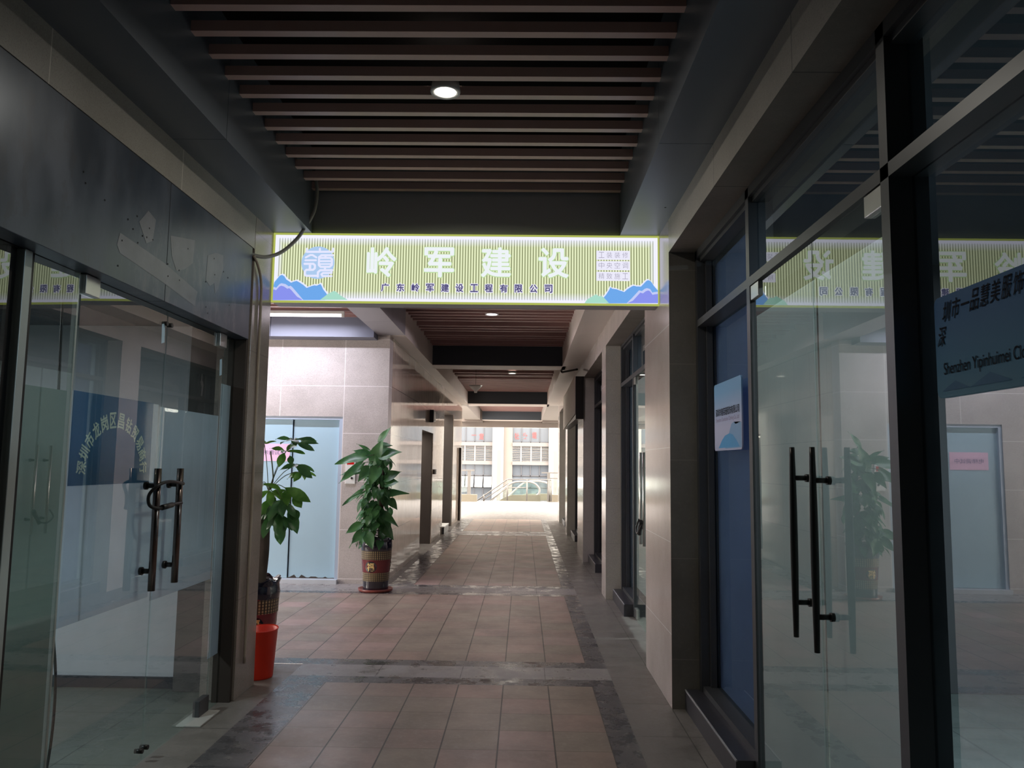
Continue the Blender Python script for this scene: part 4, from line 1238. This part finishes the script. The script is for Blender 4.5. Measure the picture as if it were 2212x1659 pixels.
def leaf_mat(name, c0, c1, rough=0.35, tr=0.35):
    m, nt, out = new_mat(name)
    p, x, y, z = pos(nt)
    n = noise(nt, p, 9, 3)
    c = mixc(nt, ramp(nt, n, 0.35, 0.65), c0, c1)
    b = N(nt, 'ShaderNodeBsdfPrincipled'); L(nt, c, b.inputs['Base Color']); b.inputs['Roughness'].default_value = rough
    t = N(nt, 'ShaderNodeBsdfTranslucent'); L(nt, c, t.inputs[0])
    s = N(nt, 'ShaderNodeMixShader'); s.inputs[0].default_value = tr
    L(nt, b.outputs[0], s.inputs[1]); L(nt, t.outputs[0], s.inputs[2]); L(nt, s.outputs[0], out.inputs[0])
    return m
M_leafA = leaf_mat('deep_green_leaf', (0.035, 0.12, 0.045), (0.07, 0.20, 0.06))
M_leafB = leaf_mat('fresh_green_leaf', (0.06, 0.19, 0.03), (0.14, 0.33, 0.06))
M_stem = plain('green_stem', (0.08, 0.12, 0.05), 0.6)
M_trunk = plain('grey_brown_trunk', (0.11, 0.095, 0.08), 0.8, 0, 0.3, 0.3, 15)

def add_leaf(bm, base, tip, width, nrm, shape='heart', droop=0.15, fold=0.18, mi=0):
    base, tip = Vector(base), Vector(tip)
    d = tip-base; Ln = d.length; d = d/Ln
    nrm = Vector(nrm)
    nrm = (nrm - d*nrm.dot(d))
    if nrm.length < 1e-3:
        nrm = frame_of(d)[0]
    nrm.normalize()
    s = d.cross(nrm)
    if shape == 'heart':
        prof = [(-0.06, 0.42), (0.04, 0.80), (0.16, 0.99), (0.32, 1.0), (0.50, 0.84), (0.68, 0.58), (0.84, 0.28), (1.0, 0.0)]
    else:
        prof = [(0.0, 0.05), (0.12, 0.38), (0.30, 0.80), (0.50, 1.0), (0.68, 0.92), (0.84, 0.58), (0.94, 0.24), (1.0, 0.0)]
    rows = []
    for i, (t, w) in enumerate(prof):
        zc = -droop*Ln*(t*t) + droop*Ln*t*0.6
        c = base + d*(max(t, 0)*Ln) + nrm*zc
        hw = width/2*w
        tt = t*Ln
        wav = 0.03*Ln*math.sin(7*t+width*90)
        row = []
        for u in (-1, -0.5, 0, 0.5, 1):
            q = base + d*(tt if u else (max(t, 0.06 if shape == 'heart' else 0))*Ln) + s*(hw*u) + nrm*(zc + abs(u)*fold*width*0.5*w + wav*u)
            row.append(bm.verts.new(q))
        rows.append(row)
    for a, b in zip(rows, rows[1:]):
        for k in range(4):
            try:
                f = bm.faces.new((a[k], a[k+1], b[k+1], b[k])); f.smooth = True; f.material_index = mi
            except ValueError:
                pass

def local_root(name, loc, label, cat):
    return thing(name, loc, label, cat)

# --- climbing plant in a fortune pot
R1 = Vector((-1.722, 9.37, 0.0))
t = local_root('potted_climbing_plant', R1, 'tall heart-leaved climbing plant in glazed pot beside the lift door', 'potted plant')
t.location = R1
fortune_pot(t, R1, math.radians(-103))
bm = bm_new(); lathe(bm, [(0.175, 0.0), (0.195, 0.004), (0.205, 0.035), (0.195, 0.035), (0.15, 0.012), (0.001, 0.012)], 0, 0, 40)
o = obj('saucer', bm, M_redsauce, t); o.matrix_parent_inverse = Matrix()
bm = bm_new(); tube(bm, [(0.03, 0.02, 0.5), (0.04, 0.02, 1.68)], 0.028, 12); o = obj('support_pole', bm, plain('coir_pole', (0.06, 0.04, 0.025), 0.95), t); o.matrix_parent_inverse = Matrix()
fol = bm_new(); stm = bm_new()
random.seed(11)
def PW(px, py, Y, R):
    return Vector(((px-1131)/1690*Y - R.x, Y - R.y, 1.5 + (1003+(px-1131)*0.0128-py)/1690*Y))
expl = [((818, 955), (845, 920), 0.09, 9.33), ((806, 1000), (828, 945), 0.16, 9.30), ((800, 975), (770, 958), 0.05, 9.35), ((790, 985), (723, 1001), 0.16, 9.18), ((800, 985), (762, 972), 0.12, 9.25), ((822, 985), (868, 975), 0.17, 9.28), ((820, 965), (848, 962), 0.10, 9.36), ((832, 1035), (868, 1018), 0.15, 9.28), ((835, 1045), (863, 1040), 0.14, 9.24), ((836, 1066), (886, 1064), 0.11, 9.35), ((845, 1078), (862, 1100), 0.10, 9.36), ((828, 1105), (866, 1136), 0.10, 9.3), ((832, 1130), (856, 1164), 0.13, 9.3), ((785, 1000), (733, 1043), 0.11, 9.22), ((790, 1015), (736, 1025), 0.11, 9.26), ((800, 1150), (812, 1184), 0.13, 9.1), ((790, 1145), (765, 1172), 0.11, 9.12), ((785, 1130), (752, 1150), 0.11, 9.15), ((800, 1010), (775, 1040), 0.14, 9.15), ((818, 1010), (800, 1050), 0.15, 9.12), ((788, 1060), (742, 1090), 0.09, 9.2)]
for (b, tp, w, Y) in expl:
    B, T = PW(*b, Y, R1), PW(*tp, Y-0.05, R1)
    add_leaf(fol, B, T, w, (random.uniform(-0.3, 0.3), -0.75, 0.6), 'heart', 0.12)
    tube(stm, [(0.035, 0.02, B.z-0.03), (B+Vector((0.035, 0.02, B.z)))/2 + Vector((0, 0, 0.02)), B], 0.004, 5)
for k in range(250):
    z = 0.58 + 1.02*(k/250)**1.15 + random.uniform(-0.03, 0.03)
    a = random.uniform(PI*0.72, PI*2.12)
    if random.random() < 0.25:
        a = random.uniform(0, 2*PI)
    lean = -0.03 if z < 1.4 else 0
    rad = random.uniform(0.08, 0.24)*(1.0 if z < 1.25 else 0.55)
    B = Vector((0.02+lean + rad*math.cos(a), 0.02 + rad*math.sin(a)*0.9, z))
    Ln = random.uniform(0.10, 0.145)
    out = Vector((math.cos(a)*random.uniform(0.2, 0.8)-0.15, math.sin(a)*random.uniform(0.2, 0.7), -random.uniform(0.45, 1.0))).normalized()
    if B.x > 0.12:
        continue
    T = B + out*Ln
    add_leaf(fol, B, T, Ln*random.uniform(0.6, 0.78), (math.cos(a), math.sin(a)-0.2, 0.7), 'heart', 0.2)
    if k % 3 == 0:
        tube(stm, [(0.035, 0.02, z-0.04), B], 0.0035, 5)
o = obj('foliage', fol, M_leafA, t, fix=False); o.matrix_parent_inverse = Matrix()
o = obj('stems', stm, M_stem, t); o.matrix_parent_inverse = Matrix()

# --- money tree behind the bucket
R2 = Vector((-2.02, 6.02, 0.0))
t = local_root('potted_money_tree', R2, 'slender tree with palmate leaves in glazed pot behind the red bucket', 'potted plant')
t.location = R2
fortune_pot(t, R2, math.radians(-72), 1.0)
bm = bm_new()
tube(bm, smooth_path([(0.02, 0, 0.55), (0.045, 0, 0.8), (0.05, 0, 1.0), (0.045, 0, 1.12)]), [0.055 - 0.0009*i for i in range(25)], 12)
o = obj('trunk', bm, M_trunk, t); o.matrix_parent_inverse = Matrix()
fol = bm_new(); stm = bm_new(); bare = bm_new()
top = Vector((0.045, 0, 1.10))
main = PW(583, 1060, 6.0, R2)
tip = PW(584, 975, 6.0, R2)
tube(stm, smooth_path([top, main, PW(592, 1035, 6.0, R2), tip]), 0.005, 6)
cl = [((618, 953), (633, 950), 5, 0.0, 6.0, 'A', 1.0), ((610, 976), (618, 975), 4, 0.2, 5.95, 'B', 1.0), ((636, 1004), (646, 1003), 4, -0.2, 5.95, 'A', 0.9), ((642, 1020), (652, 1018), 4, -0.3, 6.05, 'B', 0.8), ((575, 965), (570, 960), 4, 0.3, 6.1, 'B', 0.6),
      ((612, 1058), (622, 1056), 5, -0.4, 5.95, 'B', 1.1), ((590, 1062), (585, 1058), 5, -0.5, 5.9, 'B', 1.1), ((600, 1075), (612, 1078), 6, -0.8, 5.85, 'A', 1.25), ((580, 1090), (580, 1095), 6, -0.9, 5.92, 'A', 1.1), ((598, 1108), (608, 1108), 5, -1.0, 5.88, 'A', 1.1), ((576, 1045), (566, 1045), 5, -0.2, 5.95, 'B', 0.9)]
random.seed(5)
for (b, c, n, dr, Y, kind, sc) in cl:
    C0 = PW(*c, Y, R2)
    tube(stm, smooth_path([main if C0.z > 1.25 else top, (main+C0)/2 + Vector((0, 0, 0.04)), C0], 5), 0.003, 5)
    for k in range(n):
        a = 2*PI*k/n + random.uniform(-0.25, 0.25)
        dv = Vector((math.cos(a), 0.7*math.sin(a), dr + random.uniform(-0.25, 0.1))).normalized()
        Ln = random.uniform(0.13, 0.19)*sc
        add_leaf(fol, C0 + dv*0.008, C0 + dv*Ln, Ln*0.36, (0.1, -0.55, 0.8), 'lance', 0.25, 0.2, 0 if kind == 'A' else 1)
for (b, tp, w, mi) in [((614, 978), (603, 1008), 0.065, 1), ((625, 985), (632, 1003), 0.05, 0), ((612, 1125), (613, 1173), 0.085, 0), ((630, 1090), (648, 1150), 0.085, 0), ((640, 1098), (645, 1125), 0.08, 0), ((638, 1070), (655, 1095), 0.075, 1), ((618, 1052), (674, 1083), 0.085, 1), ((590, 1110), (575, 1160), 0.07, 0), ((600, 1075), (566, 1110), 0.09, 1), ((648, 955), (686, 957), 0.035, 0), ((640, 957), (678, 972), 0.05, 0), ((640, 1002), (676, 1032), 0.07, 0), ((654, 1018), (637, 1040), 0.05, 1)]:
    B, T = PW(*b, 5.93, R2), PW(*tp, 5.85, R2)
    add_leaf(fol, B, T, w, (0.1, -0.9, 0.35), 'lance', 0.15, 0.2, mi)
o = obj('foliage', fol, [M_leafA, M_leafB], t, fix=False); o.matrix_parent_inverse = Matrix()
o = obj('stems', stm, M_stem, t); o.matrix_parent_inverse = Matrix()

# --- red bucket
bm = bm_new()
def bwave(i, a, r, z):
    return (r*(1+0.012*math.sin(3*a+1)), z+0.004*math.sin(2*a)) if i in (2, 3, 4) else (r, z)
lathe(bm, [(0.105, 0.0), (0.108, 0.01), (0.128, 0.322), (0.134, 0.330), (0.131, 0.334), (0.124, 0.326), (0.104, 0.015), (0.001, 0.012)], -1.845, 5.615, 48, bwave)
tag(obj('waste_bucket', bm, M_red), 'bright red plastic bucket on the floor beside the left pillar', 'bucket')

# ================================================================= PLAZA EDGE
M_rail = plain('cream_painted_rail', (0.14, 0.13, 0.12), 0.4, 0.2)
M_kerb = plain('beige_kerb', (0.15, 0.13, 0.095), 0.8)
M_esc = plain('olive_escalator_skirt', (0.11, 0.105, 0.075), 0.5)
tag(obj('planter_kerb', boxes((-5.0, -1.85, 31.5, 31.86, 0, 0.27)), M_kerb), 'beige low kerb wall left of the escalator', 'kerb')
t = thing('glass_balustrade', (-2.3, 31.8, 0.27), 'glass balustrade with thick end post left of the escalator', 'balustrade')
obj('post', boxes((-2.25, -2.12, 31.72, 31.86, 0.272, 1.20)), M_rail, t)
obj('handrail', boxes((-5.0, -1.98, 31.70, 31.88, 1.20, 1.26)), M_rail, t)
obj('glass_panel', boxes((-5.0, -2.27, 31.78, 31.80, 0.32, 1.0)), M_glassF, t)
tag(obj('bollard', boxes((-2.44, -2.30, 28.2, 28.34, 0, 0.42)), M_greybrown), 'short dark post on the pale floor at left of exit', 'post')
t = thing('stair_guardrail', (-0.6, 31.9, 0), 'cream guardrail sloping down the stair beside the escalator', 'guardrail')
Yr = 32.0
def PX(px, py, Y=32.0):
    return ((px-1131)/1690*Y, Y, 1.5 + (1003+(px-1131)*0.0128-py)/1690*Y)
for pts, r in (([PX(1033, 1080), PX(1097, 1035), PX(1190, 1036), PX(1192, 1045)], 0.024), ([PX(1045, 1080), PX(1097, 1044), PX(1100, 1044)], 0.018), ([PX(1060, 1080), PX(1097, 1053), PX(1140, 1053)], 0.018)):
    bm = bm_new(); tube(bm, pts, r, 8); obj('rail', bm, M_rail, t)
for px, y0, y1 in ((1047, 1067, 1081), (1097, 1035, 1080), (1139, 1036, 1081), (1186, 1036, 1082), (1191, 1036, 1082)):
    bm = bm_new(); tube(bm, [PX(px, y1), PX(px, y0)], 0.03, 8); obj('post', bm, M_rail, t)
def escalator_side(Y, xo, label):
    t = thing('escalator_balustrade', (0, Y, 0), label, 'escalator', 'escalator balustrades at the plaza edge')
    def q(px, py):
        v = PX(px, py, 32.6); return (v[0]+xo, Y, v[2])
    path = [q(1060, 1083), q(1075, 1069), q(1090, 1055), q(1105, 1044), q(1122, 1040), q(1145, 1041), q(1158, 1046), q(1166, 1057), q(1163, 1067), q(1154, 1071), q(1146, 1072)]
    bm = bm_new(); tube(bm, smooth_path(path, 5), 0.04, 10); obj('handrail', bm, plain('grey_rubber', (0.22, 0.21, 0.20), 0.5), t)
    bm = bm_new()
    g = [Vector(p) for p in path[:8]] + [Vector(q(1160, 1069)), Vector(q(1060, 1083))]
    a = [bm.verts.new(v) for v in g]; b = [bm.verts.new(v+Vector((0, 0.012, 0))) for v in g]
    bm.faces.new(a); bm.faces.new(b[::-1])
    for i in range(len(a)):
        bm.faces.new((a[i], a[(i+1) % len(a)], b[(i+1) % len(a)], b[i]))
    obj('glass_panel', bm, M_glassF, t)
    bm = bm_new()
    A = [q(1078, 1081), q(1092, 1073), q(1108, 1068), q(1168, 1068), q(1168, 1083), q(1078, 1083)]
    a = [bm.verts.new((v[0], Y-0.08, max(v[2], -0.05))) for v in A]; b = [bm.verts.new((v[0], Y+0.08, max(v[2], -0.05))) for v in A]
    bm.faces.new(a); bm.faces.new(b[::-1])
    for i in range(len(a)):
        bm.faces.new((a[i], a[(i+1) % len(a)], b[(i+1) % len(a)], b[i]))
    obj('skirt', bm, M_esc, t)
escalator_side(32.6, 0.0, 'nearer escalator balustrade with rounded end')
escalator_side(34.0, 0.55, 'farther escalator balustrade just behind the nearer one')
t = thing('glass_balustrade', (1.3, 32.3, 0.2), 'glass balustrade on a kerb right of the escalator', 'balustrade')
obj('handrail', boxes((0.75, 5.0, 32.2, 32.36, 1.14, 1.19), (1.0, 5.0, 32.25, 32.3, 0.92, 0.96)), M_rail, t)
obj('post', boxes((0.98, 1.10, 32.2, 32.34, 0.0, 1.14)), M_rail, t)
obj('glass_panel', boxes((1.14, 5.0, 32.27, 32.29, 0.30, 0.9)), M_glassF, t)
obj('kerb', boxes((1.05, 5.0, 32.2, 32.5, 0, 0.28)), M_kerb, t)

# ================================================================= FACADE ACROSS THE PLAZA
M_fac = plain('cream_facade_stone', (0.225, 0.22, 0.205), 0.7, 0, 0.3, 0.03, 0.6)
M_fac_shade = plain('shaded_facade_stone', (0.16, 0.14, 0.125), 0.7, 0, 0.3, 0.03, 0.6)  # the facade stone again, darkened for the shade on the recessed piers
M_spand = plain('grey_pink_spandrel', (0.14, 0.125, 0.12), 0.7, 0, 0.3, 0.03, 0.6)
M_louv = plain('white_louver', (0.22, 0.205, 0.20), 0.6)
M_louvd = plain('dark_louver_gap', (0.015, 0.011, 0.010), 0.8)
M_mull = plain('grey_mullion', (0.05, 0.05, 0.058), 0.5)
m, nt, out = new_mat('pale_window_glass')
bsdf(nt, out, (0.075, 0.085, 0.10), 0.15, 0, 0.3); M_wing = m
b = thing('office_building', (0, 60, -6), 'cream stone office building with louvres and windows across the plaza', 'building')
S = 60/1690.0
def fx(px): return (px-1131)*S
def fz(py): return 1.5+(1002.5-py)*S
YB = 60.0
bay0 = fx(1064); per = fx(1185)-fx(1064)
obj('wall', boxes((-16, 16, YB+0.6, YB+1.4, -8, 14)), M_fac, b)
for k in range(-3, 4):
    x0 = bay0 + k*per
    obj('pilaster', boxes((x0, x0+fx(1088)-fx(1064), YB-0.3, YB+0.6, -8, 14)), M_fac, b)
    xa, xb = x0+fx(1088)-fx(1064), x0+fx(1107)-fx(1064)
    obj('recessed_pier', boxes((xa, xb, YB+0.1, YB+0.6, -8, 14)), M_fac_shade, b)
    xc = x0 + per
    if abs(k) <= 2:
        # slot relief on the pilaster
        sx = x0+(fx(1076)-fx(1064))
        obj('pilaster_slot', boxes((sx-0.05, sx+0.22, YB-0.33, YB-0.3, -3, fz(973))), M_spand, b)
        for ztop in (0, 3.2*2):
            zz = ztop
            obj('spandrel', boxes((xb, xc, YB-0.05, YB+0.6, fz(964)+zz, fz(956)+zz)), M_spand, b)
            obj('spandrel', boxes((xb, xc, YB-0.05, YB+0.6, fz(1004)+zz, fz(996.5)+zz)), M_spand, b)
            bm = bm_new()
            box(bm, xb, xc, YB+0.45, YB+0.5, fz(996.5)+zz, fz(964)+zz, 1)
            n = 13
            for i in range(n):
                z0 = fz(996.5)+zz+(fz(964)-fz(996.5))*(i+0.2)/n
                box(bm, xb, xc, YB+0.1, YB+0.42, z0, z0+0.036, 0)
            for i in range(4):
                xx = xb+(xc-xb)*(i+0.85)/3.6
                if xx < xc:
                    box(bm, xx-0.05, xx+0.05, YB+0.06, YB+0.16, fz(996.5)+zz, fz(964)+zz, 0)
            obj('louvre', bm, [M_louv, M_louvd], b)
        for (za, zb_, hop) in ((fz(956), fz(924), False), (fz(1028), fz(1004), False), (fz(1053), fz(1029), True), (fz(1085), fz(1054), False)):
            w = obj('window', boxes((xb, xc, YB+0.35, YB+0.4, za, zb_)), M_wing, b)
            bm = bm_new()
            n = 4
            for i in range(n+1):
                xx = xb+(xc-xb)*i/n
                box(bm, xx-0.03, xx+0.03, YB+0.28, YB+0.36, za, zb_)
            box(bm, xb, xc, YB+0.28, YB+0.36, za, za+0.07)
            obj('window_frame', bm, M_mull, w)
            if hop and k < 0:
                for i in range(n):
                    xa2 = xb+(xc-xb)*(i+0.1)/n; xb2 = xb+(xc-xb)*(i+0.92)/n
                    bm = bm_new()
                    quad(bm, ((xa2, YB-0.25, za+0.05), (xb2, YB-0.25, za+0.05), (xb2, YB+0.27, zb_-0.03), (xa2, YB+0.27, zb_-0.03)))
                    quad(bm, ((xa2, YB-0.22, za+0.03), (xb2, YB-0.22, za+0.03), (xb2, YB+0.30, zb_-0.05), (xa2, YB+0.30, zb_-0.05)))
                    obj('open_casement', bm, M_white, w, fix=False)
for ch, px, py in (('社', 1116, 942), ('交', 1134, 941), ('堤', 1154, 940), ('货', 1039, 944), ('一', 1023, 941)):
    bm = bm_new(); add_text(bm, ch, 0.36, 0.5 if ch != '一' else 0.36, facing((fx(px), YB+0.26, fz(py)), (1, 0, 0), (0, 0, 1)), 0.02, 0)
    obj('window_lettering', bm, M_inkred, b, fix=False)
struct('floor_plaza', boxes((-30, 30, 34.5, 62, -8.2, -8.0)), M_fout, 'pale lower plaza ground in front of the office building', 'ground')
struct('floor_edge', boxes((-14, 14, 32.4, 32.5, -3, 0.0)), M_kerb, 'edge of the upper walkway slab', 'floor edge')
